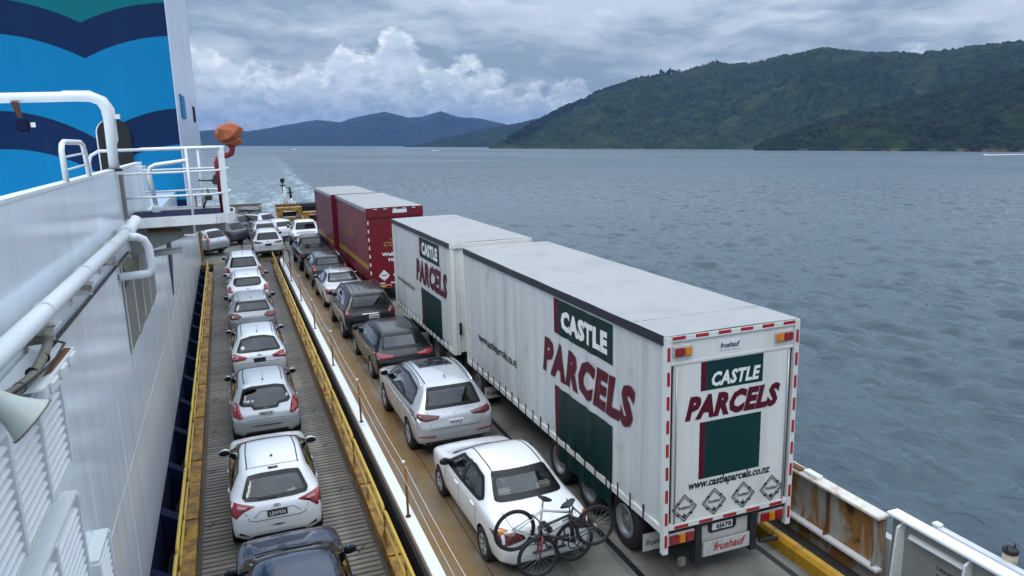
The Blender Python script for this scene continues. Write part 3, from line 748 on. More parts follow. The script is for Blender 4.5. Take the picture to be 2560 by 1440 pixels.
b = MB(); b.tube([(-1.655, 14.06, 4.982), (-1.60, 14.06, 4.982)], .0705, 14); b.build('rust_band', 'rust', t, off=of)
for y in (8.3, 11.0, 13.2):
    b = MB(); b.box(WX + .001, WX + .03, y, y + .9, 5.30, 5.315); b.build('cleat', 'ship_white_trim', t, off=of)
b = MB(); b.tube([(WX + .03, 4, 5.21), (WX + .03, 15.4, 5.21)], .022, 8)
tag(b.build('black_cable', 'black'), 'black cable running below the fat white pipe on the wall', 'cable')

# conduit and rusty bracket near the left edge
t = thing('conduit', 'thick grey taped conduit over a rusty white bracket at the left edge', 'conduit', (-1.6, 6.4, 5.3)); of = (-1.6, 6.4, 5.3)
b = MB(); b.tube([(-1.83, 7.7, 5.46), (-1.70, 7.72, 5.46), (-1.64, 7.6, 5.44), (-1.60, 7.1, 5.42), (-1.585, 6.7, 5.40), (-1.60, 6.3, 5.42), (-1.64, 5.8, 5.47), (-1.66, 5.0, 5.5)], .042, 10); b.build('conduit_tube', 'conduit', t, off=of)
b = MB(); b.tube([(-1.80, 7.9, 5.22), (-1.62, 7.86, 5.4), (-1.54, 7.75, 5.40), (-1.55, 7.4, 5.36), (-1.53, 6.9, 5.40), (-1.545, 6.4, 5.44), (-1.6, 5.6, 5.5)], .012, 8); b.build('black_lead', 'black', t, off=of)
b = MB(); b.prism([(-1.83, 7.85, 5.36), (-1.49, 7.85, 5.33), (-1.49, 6.55, 5.33), (-1.83, 6.4, 5.36)], (0, 0, -.02)); b.box(-1.50, -1.485, 6.55, 7.85, 5.22, 5.332)
b.build('bracket_plate', 'ship_white_trim', t, off=of)
b = MB(); b.add([(-1.56, 7.8, 5.343), (-1.50, 7.8, 5.337), (-1.515, 7.0, 5.337), (-1.56, 6.85, 5.343)], [(0, 3, 2, 1)]); b.build('rust_stain', 'rust', t, off=of)
for y in (6.7, 7.1, 7.5):
    b = MB(); b.cbox(-1.484, -1.45, y, y + .22, 5.24, 5.33, .008); b.build('clip', 'ship_white_trim', t, off=of)
for y in (6.35, 6.75, 7.2):
    b = MB(); b.tube([(-1.60, y - .012, 5.415), (-1.60, y + .012, 5.415)], .048, 10); b.build('band', 'black', t, off=of)

# loudhailer horn
t = thing('loudhailer', 'pale grey cone loudhailer horn in front of the louvres', 'loudspeaker', (-1.47, 5.6, 5.2))
rc = Vector((-1.32, 5.41, 5.45)); vd = Vector((-1.32, 5.41, 5.45 - CH)).normalized()
b = MB(); dv = Vector((.771, -.398, -.497)); dv = (dv - vd * dv.dot(vd)).normalized() + vd * .10; dv.normalize()
ss = (-.50, -.40, -.30, -.22, -.16, -.11, -.06, -.02, 0.0)
rads = (.050, .055, .064, .076, .090, .108, .130, .152, .165)
b.tube([rc + dv * q for q in ss], .04, 24, caps=False)
for i, rr in enumerate(rads):
    c0 = rc + dv * ss[i]
    for j in range(24):
        idx = i * 24 + j; b.v[idx] = tuple(c0 + (Vector(b.v[idx]) - c0).normalized() * rr)
b.build('horn', 'horn', t, off=t.location)
b = MB(); b.tube([rc - dv * .008, rc + dv * .004], .167, 24); b.build('rim_band', 'conduit', t, off=t.location)
b = MB(); b.tube([rc - dv * .75, rc - dv * .49], .06, 12); b.build('driver', 'horn', t, off=t.location)
b = MB(); b.tube([(-1.84, 5.5, 5.72), rc - dv * .52], .025, 8); b.build('bracket', 'rust', t, off=t.location)

# ------------------------------------------------------------------ louvres
slat0 = None
def louvre(label, y0, y1, z0, z1, pitch, cols, x=-1.70):
    t = thing('louvre_panel', label, 'louvre', (x, y0, z0), 0)
    of = (x, y0, z0)
    b = MB(); b.box(WX + .002, x - .10, y0, y1, z0, z1); b.build('backing', 'black', t, off=of)
    b = MB(); b.box(WX + .0025, x + .012, y0, y1, z0 - .05, z0 - .001); b.build('bottom_frame', 'ship_white_trim', t, off=of)
    b = MB(); b.box(WX + .0025, x + .012, y0, y1, z1 + .001, z1 + .04); b.build('top_frame', 'ship_white_trim', t, off=of)
    ed = np.linspace(y0, y1, cols + 1)
    for e in ed:
        b = MB(); b.box(WX + .0035, x + .02, e - .035, e + .035, z0, z1); b.build('mullion', 'louvre_white', t, off=of)
    n = int((z1 - z0) / pitch)
    for c in range(cols):
        first = None
        for i in range(n):
            z = z0 + (i + .5) * pitch
            if first is None:
                a = ed[c] + .037; e = ed[c + 1] - .037
                b = MB(); b.add([(x - .085, a, z - z0 + .028 - (i + .5) * pitch + (i + .5) * pitch), (x - .005, a, z - z0 - .030), (x + .006, a, z - z0 - .030), (x + .006, a, z - z0 - .018), (x - .075, a, z - z0 + .038),
                                 (x - .085, e, z - z0 + .028), (x - .005, e, z - z0 - .030), (x + .006, e, z - z0 - .030), (x + .006, e, z - z0 - .018), (x - .075, e, z - z0 + .038)],
                                [(4, 3, 2, 1, 0), (5, 6, 7, 8, 9), (0, 1, 6, 5), (1, 2, 7, 6), (2, 3, 8, 7), (3, 4, 9, 8), (4, 0, 5, 9)])
                b.v = [(vx - x, vy - y0, vz) for vx, vy, vz in b.v]
                first = b.build('slat', 'louvre_white', t); zf = z
            else: inst(first, 'slat', t, (0, 0, z - zf))
    return t
louvre('large white louvre bank high on the left wall, behind the loudhailer horn', 5.3, 8.06, 4.14, 5.12, .086, 3)
louvre('white louvre bank on the left wall below the large one', 5.95, 8.06, 2.55, 3.78, .088, 2)
louvre('small white louvre box standing alone low on the left wall', 8.55, 9.30, 1.9, 2.72, .088, 1)

# ------------------------------------------------------------------ platform with railing
t = thing('platform', 'white edged navy platform jutting out over the ramp with pipe railings', 'platform', (WX, 16, 5.5)); of = (WX, 16, 5.5)
out = [(-2.3, 15.75), (-.25, 15.80), (-.02, 15.95), (.08, 16.25), (.10, 16.7), (.08, 17.1), (-.05, 17.45), (-.3, 17.6), (-2.3, 17.62)]
b = MB(); b.prism([(x, y, 5.70) for x, y in out], (0, 0, .06)); b.build('deck_plate', 'navy', t, off=of)
b = MB()
for (x0, y0), (x1, y1) in zip(out[:-1], out[1:]):
    d = Vector((x1 - x0, y1 - y0, 0)).normalized(); n_ = Vector((d.y, -d.x, 0)) * .022
    P = [Vector((x0, y0, 5.60)), Vector((x1, y1, 5.60)), Vector((x1, y1, 5.60)) + n_, Vector((x0, y0, 5.60)) + n_]
    b.prism(P, (0, 0, .19))
b.build('fascia', 'ship_white_trim', t, off=of)
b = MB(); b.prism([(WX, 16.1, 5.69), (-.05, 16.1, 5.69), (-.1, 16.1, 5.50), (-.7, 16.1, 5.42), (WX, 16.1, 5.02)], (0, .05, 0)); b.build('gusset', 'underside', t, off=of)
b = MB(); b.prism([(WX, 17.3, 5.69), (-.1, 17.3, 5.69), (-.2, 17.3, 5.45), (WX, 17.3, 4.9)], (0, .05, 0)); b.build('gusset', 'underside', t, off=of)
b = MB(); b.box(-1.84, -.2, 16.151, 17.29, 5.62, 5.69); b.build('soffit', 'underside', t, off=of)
b = MB(); b.tube([(-1.5, 15.95, 5.52), (-.9, 15.95, 5.50)], .035, 8); b.build('soffit_pipe', 'rust', t, off=of)
b = MB(); b.tube([(-1.7, 17.2, 4.9), (-1.0, 17.2, 4.95)], .07, 10); b.build('drain_pipe', 'pipe_white', t, off=of)
top = 7.06
rp = [(-2.32, 15.85, 6.3), (-2.32, 15.85, 6.86), (-2.28, 15.85, 6.98), (-2.14, 15.85, top), (-.25, 15.87, top), (0.0, 16.1, top), (.04, 16.6, top), (.02, 17.0, top), (-.25, 17.5, top), (-1.6, 17.52, top)]
b = MB(); b.tube(rp, .030, 10); b.build('top_rail', 'pipe_white', t, off=of)
for z in (6.62, 6.17):
    b = MB(); b.tube([(-1.95, 15.85, z), (-.25, 15.87, z), (0.0, 16.1, z + .01), (.07, 16.6, z + .01), (.05, 17.0, z), (-.25, 17.5, z), (-1.6, 17.52, z)], .022, 10); b.build('mid_rail', 'pipe_white', t, off=of)
for x, y, z0 in ((-.66, 15.84, 5.42), (-.50, 17.52, 5.75)):
    b = MB(); b.tube([(x, y, z0), (x, y, top)], .024, 8); b.build('post', 'pipe_white', t, off=of)
b = MB(); b.box(-.86, -.64, 15.80, 15.86, 5.40, 5.42); b.build('foot_plate', 'pipe_white', t, off=of)
b = MB(); b.box(-.10, .02, 16.02, 16.06, 5.75, top); b.build('end_post', 'pipe_white', t, off=of)
b = MB(); b.cbox(-2.02, -1.80, 15.72, 16.0, 5.75, 6.62, .02); b.build('drain_box', 'grey_steel', t, off=of)
b = MB(); b.tube([(-1.98, 15.68, 6.58), (-1.97, 15.68, 5.84), (-1.92, 15.7, 5.8)], .028, 8); b.build('drain_tube', 'ship_white_trim', t, off=of)
b = MB(); b.box(-2.4, -1.74, 18.9, 20.0, 5.70, 6.66); tag(b.build('white_locker', 'ship_white'), 'plain white box standing behind the platform railing', 'locker')

# fire monitor under an orange cover
t = thing('fire_monitor', 'red fire monitor pipe under a crumpled orange cover on the platform', 'monitor', (-.12, 16.5, 5.76)); of = (-.12, 16.5, 5.76)
b = MB(); b.tube([(-.10, 16.5, 5.76), (-.14, 16.5, 6.75), (-.10, 16.5, 6.84), (-.02, 16.5, 6.88), (.08, 16.5, 6.89), (.16, 16.5, 6.93), (.19, 16.5, 7.02), (.15, 16.5, 7.10)], .055, 12); b.build('riser_pipe', 'fire_red', t, off=of)
random.seed(11)
def crumple(c0, rx, ry, rz, n, seed):
    rg = random.Random(seed); bm = bmesh.new()
    for k in range(n):
        zz = 1 - 2 * (k + .5) / n; a = k * 2.39996; q = math.sqrt(1 - zz * zz); kk = rg.uniform(.70, 1.10)
        bm.verts.new((c0[0] + rx * q * math.cos(a) * kk, c0[1] + ry * q * math.sin(a) * kk, c0[2] + rz * zz * kk))
    bmesh.ops.convex_hull(bm, input=bm.verts[:])
    loose = [v for v in bm.verts if not v.link_faces]; bmesh.ops.delete(bm, geom=loose, context='VERTS')
    bmesh.ops.subdivide_edges(bm, edges=bm.edges[:], cuts=1, use_grid_fill=True)
    bmesh.ops.smooth_vert(bm, verts=bm.verts[:], factor=.22, use_axis_x=True, use_axis_y=True, use_axis_z=True)
    for v in bm.verts: v.co += Vector((rg.uniform(-.014, .014), rg.uniform(-.014, .014), rg.uniform(-.014, .014)))
    return bm
b = MB(); b.bm(crumple((.14, 16.5, 7.36), .35, .27, .25, 20, 4)); b.build('cover', 'orange_cloth', t, off=of)
b = MB(); b.bm(crumple((.20, 16.5, 7.17), .24, .2, .13, 20, 9)); b.build('cover_skirt', 'orange_cloth', t, off=of)
b = MB(); b.cbox(-.26, -.14, 16.43, 16.55, 6.32, 6.46, .02); b.tube([(-.26, 16.49, 6.40), (-.52, 16.45, 6.42)], .016, 8); b.tube([(-.2, 16.49, 6.46), (-.2, 16.49, 6.52)], .03, 8); b.build('valve', 'brass_dark', t, off=of)
b = MB(); b.tube([(-.5, 17.2, 5.8), (-.42, 17.2, 5.98), (-.36, 17.2, 6.02), (-.38, 17.2, 6.2)], .02, 8); b.cbox(-.46, -.30, 17.14, 17.26, 5.96, 6.06, .02)
b.v = [p for p in b.v]; b.build('hydrant_valve', 'brass_dark', t, off=of)

# gantry pipe, hoop rail, gooseneck
t = thing('gantry_pipe', 'thick white pipe gantry bending down onto the deckhouse wall', 'gantry', (-1.9, 15.3, 6.7)); of = (-1.9, 15.3, 6.7)
b = MB(); b.tube([(-4.6, 15.3, 7.98), (-2.30, 15.3, 8.01), (-2.08, 15.3, 8.0), (-1.93, 15.3, 7.93), (-1.86, 15.3, 7.80), (-1.84, 15.3, 7.6), (-1.85, 15.3, 6.70)], .085, 16); b.build('pipe', 'pipe_white', t, off=of)
b = MB(); b.prism([(-2.75, 15.42, 8.03), (-2.5, 15.42, 8.12), (-2.1, 15.42, 8.12), (-1.85, 15.42, 8.0), (-1.74, 15.42, 7.8), (-1.74, 15.42, 7.25), (-1.8, 15.42, 7.12), (-1.82, 15.42, 7.8), (-2.0, 15.42, 8.0)], (0, .02, 0)); b.build('stiffener', 'ship_white_trim', t, off=of)
b = MB(); b.tube([(-1.85, 15.3, 6.70), (-1.85, 15.3, 6.745)], .13, 14); b.build('base_plate', 'black', t, off=of)
b = MB(); b.box(-1.76, -1.66, 15.3, 15.4, 7.62, 7.70); b.build('lug', 'ship_white_trim', t, off=of)
b = MB(); b.prism([(-3.28, 15.2, 7.92), (-3.16, 15.2, 7.92), (-3.14, 15.2, 7.66), (-3.2, 15.2, 7.66)], (0, .06, 0)); b.build('lamp_bracket', 'rust_dark', t, off=of)
b = MB(); b.cbox(-3.24, -3.04, 15.15, 15.35, 7.42, 7.63, .03); b.build('lamp_body', 'navy', t, off=of)
b = MB(); b.box(-3.03, -2.96, 15.2, 15.24, 7.50, 7.58); b.build('lamp_switch', 'pipe_white', t, off=of)
t = thing('guard_hoop', 'small white tubular guard hoop on top of the white wall', 'rail', (WX, 12, 6.74)); of = (WX, 12, 6.74)
b = MB(); b.tube([(WX, 10.75, 6.74), (WX, 10.72, 7.12), (WX, 10.80, 7.20), (WX, 10.95, 7.23), (WX, 12.1, 7.22), (WX, 12.3, 7.18), (WX, 12.38, 7.08), (WX, 12.5, 6.74)], .034, 10); b.build('hoop', 'pipe_white', t, off=of)
for z in (7.06, 6.90):
    b = MB(); b.tube([(WX, 10.74, z - .02), (WX, 12.42, z + .01)], .014, 8); b.build('rung', 'pipe_white', t, off=of)
t = thing('gooseneck', 'white gooseneck vent pipe behind the platform railing', 'vent pipe', (-1.35, 17.2, 5.76)); of = (-1.35, 17.2, 5.76)
b = MB(); b.tube([(-1.40, 17.2, 5.9), (-1.46, 17.2, 6.58), (-1.43, 17.2, 6.68), (-1.33, 17.2, 6.73), (-.72, 17.2, 6.80), (-.68, 17.2, 6.83)], .045, 12); b.build('pipe', 'pipe_white', t, off=of)
b = MB(); b.cbox(-1.48, -1.32, 17.1, 17.3, 5.762, 5.90, .02); b.build('foot', 'pipe_white', t, off=of)

# ------------------------------------------------------------------ funnel
t = thing('funnel', 'tall ship funnel painted with teal, navy and blue wave bands', 'funnel', (-4.35, 32, 5.45)); of = (-4.35, 32, 5.45)
FY = 32.0; ZT = 19.0
def scal(x, z0, A):
    u = abs(((x + 4.35 + 3.0) % 6.0) - 3.0); return z0 + A * (1 - (1 - u / 3.0) ** 2)
bands = [('funnel_navy', 4.75, .22, None), ('funnel_blue', 6.08, 1.0, None), ('funnel_navy', 7.38, 1.04, None), ('funnel_blue', 10.23, .82, None), ('funnel_navy', 11.47, .76, None), ('funnel_teal', 14.2, .7, None), ('funnel_navy', 15.6, .7, None)]
xs = np.linspace(-10.35, -1.50, 119)
prev = None
low = [4.72 for x in xs]
for mname, z0, A, _ in bands:
    hi_ = [scal(x, z0, A) for x in xs]
    b = MB()
    for i in range(len(xs) - 1):
        b.add([(xs[i], FY, low[i]), (xs[i + 1], FY, low[i + 1]), (xs[i + 1], FY, hi_[i + 1]), (xs[i], FY, hi_[i])], [(0, 1, 2, 3)])
    b.build('wave_band', {'funnel_navy': 'funnel_navy', 'funnel_blue': 'funnel_blue', 'funnel_teal': 'funnel_teal'}[mname], t, off=of)
    low = hi_
b = MB()
b.add([(-1.50, FY, 4.72), (-1.20, 50, 4.72), (-1.20, 50, ZT), (-1.50, FY, ZT)], [(0, 1, 2, 3)]); b.add([(-1.20, 50, 4.72), (-10.4, 50, 4.72), (-10.4, 50, ZT), (-1.20, 50, ZT)], [(0, 1, 2, 3)])
b.add([(-10.35, FY, 4.72), (-10.35, FY, ZT), (-10.4, 50, ZT), (-10.4, 50, 4.72)], [(0, 1, 2, 3)]); b.add([(-1.5, FY, ZT), (-1.2, 50, ZT), (-10.4, 50, ZT), (-10.35, FY, ZT)], [(0, 1, 2, 3)]); b.add([(-1.5, FY, 4.72), (-10.35, FY, 4.72), (-10.4, 50, 4.72), (-1.2, 50, 4.72)], [(0, 1, 2, 3)])
b.build('side_casing', 'funnel_side', t, off=of)
def rrect(x0, x1, z0, z1, r, n=6, top_only=True):
    P = [(x0, z0), (x1, z0)]
    for cx, a0 in ((x1 - r, 0), (x0 + r, 90)):
        for i in range(n + 1):
            a = R(a0 + 90 * i / n); P.append((cx + r * math.cos(a), z1 - r + r * math.sin(a)))
    return P
b = MB(); b.prism([(x, FY - .01, z) for x, z in rrect(-4.32, -3.20, 5.6, 8.06, .5)], (0, -.10, 0)); b.build('door_rim', 'ship_white_trim', t, off=of)
b = MB(); b.prism([(x, FY - .111, z) for x, z in rrect(-4.27, -3.17, 5.6, 8.06, .5)], (0, -.03, 0)); b.build('door', 'black', t, off=of)
def side_x(y): return -1.50 + (y - FY) / 18.0 * .30
for y0, y1, z0, z1, mm in ((34.6, 37.2, 8.15, 9.1, 'funnel_blue'), (44.4, 46.0, 8.2, 9.0, 'navy')):
    b = MB(); b.prism([(side_x(y0) + .004, y0, z0), (side_x(y1) + .004, y1, z0), (side_x(y1) + .004, y1, z1), (side_x(y0) + .004, y0, z1)], (.05, 0, 0)); b.build('side_vent', mm, t, off=of)
b = MB(); b.box(-1.498, -1.474, FY - .03, FY + .05, 4.72, ZT); b.build('corner_strip', 'funnel_side', t, off=of)
b = MB(); b.box(-8.6, -6.2, 22, 24, 5.75, 6.5); b.box(-8.7, -6.05, 21.9, 24.1, 6.501, 6.56); b.v = [(x, y, z) for x, y, z in b.v]
tag(b.build('vent_housing', 'ship_white'), 'white vent housing with a flat lid at the left edge before the funnel', 'vent')

# ------------------------------------------------------------------ starboard kerb and bulwark
b = MB()
for i in range(9):
    y0 = -4 + i * 6.0; b.prism([(8.30, y0, -.2), (8.30, y0, .20), (8.36, y0, .26), (8.46, y0, .26), (8.46, y0, -.2)], (0, 5.97, 0))
tag(b.build('deck_kerb', 'yellow_kerb'), 'dirty yellow steel kerb along the starboard edge of the deck', 'kerb')
t = thing('bulwark', 'rust streaked white bulwark plating beside the rear of the white trailer', 'bulwark', (9.45, 8.3, 0)); of = (9.45, 8.3, 0)
panel0 = None
for i in range(20):
    y0 = 8.33 + i * 2.15
    b = MB(); b.box(9.45, 9.50, y0, y0 + 2.14, -.9, .90); b.build('plate', 'bulwark_rusty', t, off=of)
for i in range(40):
    y0 = 8.42 + i * 1.075
    b = MB(); b.prism([(9.448, y0, .02), (9.448, y0, .86), (9.36, y0, .86), (9.40, y0, .3), (9.34, y0, .02)], (0, .03, 0)); b.build('stiffener', 'rust' if i % 3 else 'bulwark_rusty', t, off=of)
b = MB(); b.box(9.32, 9.448, 8.31, 51, -.03, .018); b.build('ledge', 'beam_white', t, off=of)
for i in range(10):
    y0 = 8.31 + i * 4.2
    b = MB(); b.cbox(9.30, 9.56, y0, y0 + 4.18, .902, .955, .012); b.build('cap_rail', 'cap_rusty', t, off=of)
b = MB(); b.cbox(9.33, 9.47, 10.15, 11.2, .956, .99, .01); b.build('rusted_cap', 'rust', t, off=of)
b = MB(); b.cbox(9.36, 9.50, 9.75, 10.1, .956, 1.02, .01); b.build('cap_block', 'ship_white_trim', t, off=of)
b = MB(); b.prism([(9.62, 8.28, -9), (9.74, 8.28, -9), (9.74, 8.28, .5), (9.60, 8.28, .5)], (0, 69, 0)); b.build('outer_strake', 'hull_side', t, off=of)

t = thing('bulwark', 'clean white bulwark section with ribs in the bottom right corner', 'bulwark', (9.5, 5, 0)); of = (9.5, 5, 0)
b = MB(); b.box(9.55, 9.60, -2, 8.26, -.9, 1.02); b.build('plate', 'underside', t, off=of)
b = MB(); b.cbox(9.42, 9.66, -2, 8.29, 1.021, 1.075, .012); b.build('cap_rail', 'beam_white', t, off=of)
b = MB(); b.cbox(9.72, 9.86, -2, 7.7, .93, 1.05, .012); b.build('outer_rail', 'hull_side', t, off=of)
for y in (3.4, 5.7, 6.85, 8.02):
    b = MB(); b.prism([(9.549, y, 1.0), (9.40, y, .92), (9.38, y, .75), (9.30, y, -.3), (9.549, y, -.3)], (0, .035, 0)); b.build('rib', 'beam_white', t, off=of)
for y in (4.6, 5.9, 7.6):
    b = MB(); b.cbox(9.73, 9.85, y, y + .12, 1.051, 1.10, .01); b.build('rail_lug', 'beam_white', t, off=of)
b = MB(); b.box(9.50, 9.548, 6.95, 7.9, .80, .84); b.box(9.47, 9.50, 6.95, 7.9, .78, .80); b.build('hose_bracket', 'ship_white_trim', t, off=of)
b = MB(); b.tube([(9.50, 6.62, .70), (9.49, 6.2, .66)], .03, 8); b.tube([(9.49, 6.2, .70), (9.49, 6.12, .5)], .05, 8); b.build('hose_nozzle', 'black', t, off=of)
for i, s_ in enumerate(('URHAN CAPE PARK', 'DC NECT C', 'DR CH')):
    lettering('stencil', s_, .10, lambda u, v, i=i: (9.546, 7.42 - u, .50 - i * .13 + v), 'ink', t, bold=.002, off=of)
t = thing('navigation_lamp', 'small lamp with a dark cap and pale glass outside the white bulwark', 'lamp', (9.86, 6.6, .8)); of = (9.86, 6.6, .8)
b = MB(); b.lathe([(.93, .001), (.93, .07), (.98, .095), (1.04, .10), (1.10, .10), (1.15, .08)], (9.93, 6.6, 0), 'z', 14); b.build('glass', 'lamp_glass', t, off=of)
b = MB(); b.lathe([(1.15, .10), (1.20, .105), (1.22, .09), (1.22, .001)], (9.93, 6.6, 0), 'z', 14); b.tube([(9.85, 6.6, 1.2), (9.85, 6.6, 1.27)], .012, 6); b.tube([(10.01, 6.6, 1.2), (10.01, 6.6, 1.27)], .012, 6); b.build('cap', 'black', t, off=of)
b = MB(); b.tube([(9.84, 6.6, .75), (9.93, 6.6, .93)], .02, 8); b.build('stem', 'ship_white_trim', t, off=of)

# ------------------------------------------------------------------ stern gear
b = MB(); b.box(-9, 3.0, 77.0, 77.3, .002, 1.05); b.box(-9, 3.0, 76.9, 77.4, 1.051, 1.12)
tag(b.build('stern_bulwark', 'grey_steel'), 'grey steel stern bulwark with a dark rim left of the winch', 'bulwark')
b = MB(); b.box(6.2, 9.7, 76.2, 77.2, .002, .95); b.box(6.2, 9.7, 75.4, 76.19, .60, .95)
tag(b.build('mooring_bin', 'rail_dark'), 'long dark box at the stern beside the red truck', 'bin')
t = thing('mooring_winch', 'yellow winch frame at the stern carrying two black topped masts', 'winch', (5.0, 69, 0)); of = (5.0, 69, 0)
b = MB()
b.prism([(3.95, 68, .002), (5.95, 68, .002), (5.75, 68, .30), (4.30, 68, .30), (4.30, 68, 1.0), (5.62, 68, 1.0), (5.75, 68, .30), (5.95, 68, .002), (6.0, 68, 1.28), (3.85, 68, 1.28)], (0, 1.4, 0)); b.build('frame', 'yellow', t, off=of)
b = MB(); b.lathe([(0, .001), (0, .36), (.05, .36), (.05, .2), (1.1, .2), (1.1, .36), (1.15, .36), (1.15, .001)], (4.38, 68.7, .66), 'x', 16); b.build('drum', 'rust_dark', t, off=of)
b = MB(); b.box(3.9, 5.95, 69.5, 70.4, .9, 1.42); b.build('rear_plate', 'rust_dark', t, off=of)
b = MB(); b.tube([(4.75, 70, 1.2), (4.68, 70, 3.0)], .10, 8, r2=.06); b.tube([(5.0, 70, 1.2), (4.82, 70, 3.0)], .05, 6); b.build('mast', 'ship_white_trim', t, off=of)
b = MB(); b.tube([(4.68, 70, 2.4), (4.66, 70, 3.45)], .065, 8); b.box(4.42, 4.98, 69.95, 70.05, 3.05, 3.13); b.cbox(4.5, 4.85, 69.85, 70.15, 3.36, 3.72, .02); b.build('mast_head', 'black', t, off=of)
b = MB(); b.tube([(5.38, 69.9, 1.2), (5.30, 69.9, 2.05)], .11, 8, r2=.09); b.build('short_mast', 'ship_white_trim', t, off=of)
b = MB(); b.tube([(5.30, 69.9, 1.95), (5.26, 69.9, 2.4), (5.24, 69.9, 2.95)], .10, 8); b.box(5.0, 5.5, 69.85, 69.95, 2.42, 2.5); b.box(4.9, 5.25, 69.87, 69.93, 2.86, 2.93); b.build('short_mast_head', 'black', t, off=of)
b = MB(); b.tube([(4.2, 70.2, 1.2), (4.62, 70, 2.6)], .02, 5); b.build('stay', 'ship_white_trim', t, off=of)
t = thing('winch_frame', 'second yellow frame at the stern half hidden by the red truck', 'frame', (6.6, 66, 0)); of = (6.6, 66, 0)
b = MB(); b.prism([(6.0, 65.2, .002), (6.3, 65.2, .002), (6.3, 65.2, .85), (7.6, 65.2, .85), (7.6, 65.2, 1.05), (5.85, 65.2, 1.05)], (0, 1.2, 0)); b.box(7.2, 7.6, 65.2, 66.4, .002, .849); b.build('frame', 'yellow', t, off=of)
b = MB(); b.lathe([(0, .001), (0, .28), (.9, .28), (.9, .001)], (6.301, 65.8, .45), 'x', 14); b.build('drum', 'rust_dark', t, off=of)
b = MB(); b.tube([(2.8, 76, .9), (3.6, 76, 1.1), (6.2, 76.2, 1.12)], .05, 6); [b.tube([(x, 76, .0), (x, 76, 1.1)], .04, 6) for x in (3.6, 4.6, 6.1)]
tag(b.build('stern_rail', 'pipe_white'), 'white pipe rail across the stern behind the winch', 'rail')
b = MB()
random.seed(3)
for i in range(26):
    c0 = Vector((6.4 + random.uniform(-.5, .6), 58.6 + random.uniform(-.8, .8), .05 + .10 * (i % 3)))
    b.tube([c0 + Vector((.32 * math.cos(a), .32 * math.sin(a), .02 * math.sin(3 * a))) for a in np.linspace(0, 2 * math.pi, 14)[:-1]], .035, 5, closed=True)
tag(b.build('rope_coil', 'conduit'), 'heap of grey mooring rope on the deck by the red truck', 'rope')

t = thing('forward_deckhouse', 'white passenger deckhouse block at the forward end of the car deck behind the viewer', 'deckhouse', (0, -8, 0)); of = (0, -8, 0)
b = MB(); b.box(-15, 9.7, -16, .5, .01, 5.55); b.build('lower_block', 'ship_white', t, off=of)
b = MB(); b.box(-15, 9.7, -16, -2.6, 5.56, 14.5); b.build('upper_block', 'ship_white', t, off=of)
for i in range(9):
    for z in (6.6, 9.4, 12.0):
        b = MB(); b.cbox(-13.4 + i * 2.5, -11.9 + i * 2.5, -2.598, -2.56, z, z + 1.0, .01); b.build('window', 'glass_dark', t, off=of)

# ------------------------------------------------------------------ curtain sided trucks and trailers
WHEEL_CACHE = {}
def wheel(parent, c, r, w, rim='rim', side=-1, spokes=0, rimr=.62):
    """wheel on the x axis at c; side -1: outer face towards -x. part wheel > sub-part rim"""
    key = (r, w, rim, spokes, rimr)
    if key not in WHEEL_CACHE:
        b = MB(); h = w / 2
        b.lathe([(h * .9, r * rimr), (h, r * (rimr + .06)), (h, r * .90), (h * .82, r * .985), (0, r), (-h * .82, r * .985), (-h, r * .90), (-h, r * (rimr + .06)), (-h * .9, r * rimr)], axis='x', n=28)
        o = b.build('wheel', 'tyre', parent, c)
        b = MB(); rr = r * rimr
        b.lathe([(-h * .86, rr * 1.02), (-h * .98, rr * .97), (-h * .95, rr * .86), (-h * .45, rr * .80), (-h * .30, rr * .45), (-h * .72, rr * .28), (-h * .80, .002)], axis='x', n=24)
        if spokes:
            for k in range(spokes):
                a = 2 * math.pi * k / spokes; ca, sa_ = math.cos(a), math.sin(a)
                for sg in (-.12, .12):
                    ca2, sa2 = math.cos(a + sg), math.sin(a + sg)
                    b.tube([(-h * .80, rr * .2 * ca, rr * .2 * sa_), (-h * .9, rr * .92 * ca2, rr * .92 * sa2)], rr * .06, 5)
        ro = b.build('rim', rim, o)
        WHEEL_CACHE[key] = (o, ro)
        if side > 0: o.rotation_euler = (0, 0, math.pi)
        return o
    o0, r0 = WHEEL_CACHE[key]
    o = inst(o0, 'wheel', parent, c, (0, 0, math.pi if side > 0 else 0))
    inst(r0, 'rim', o)
    return o
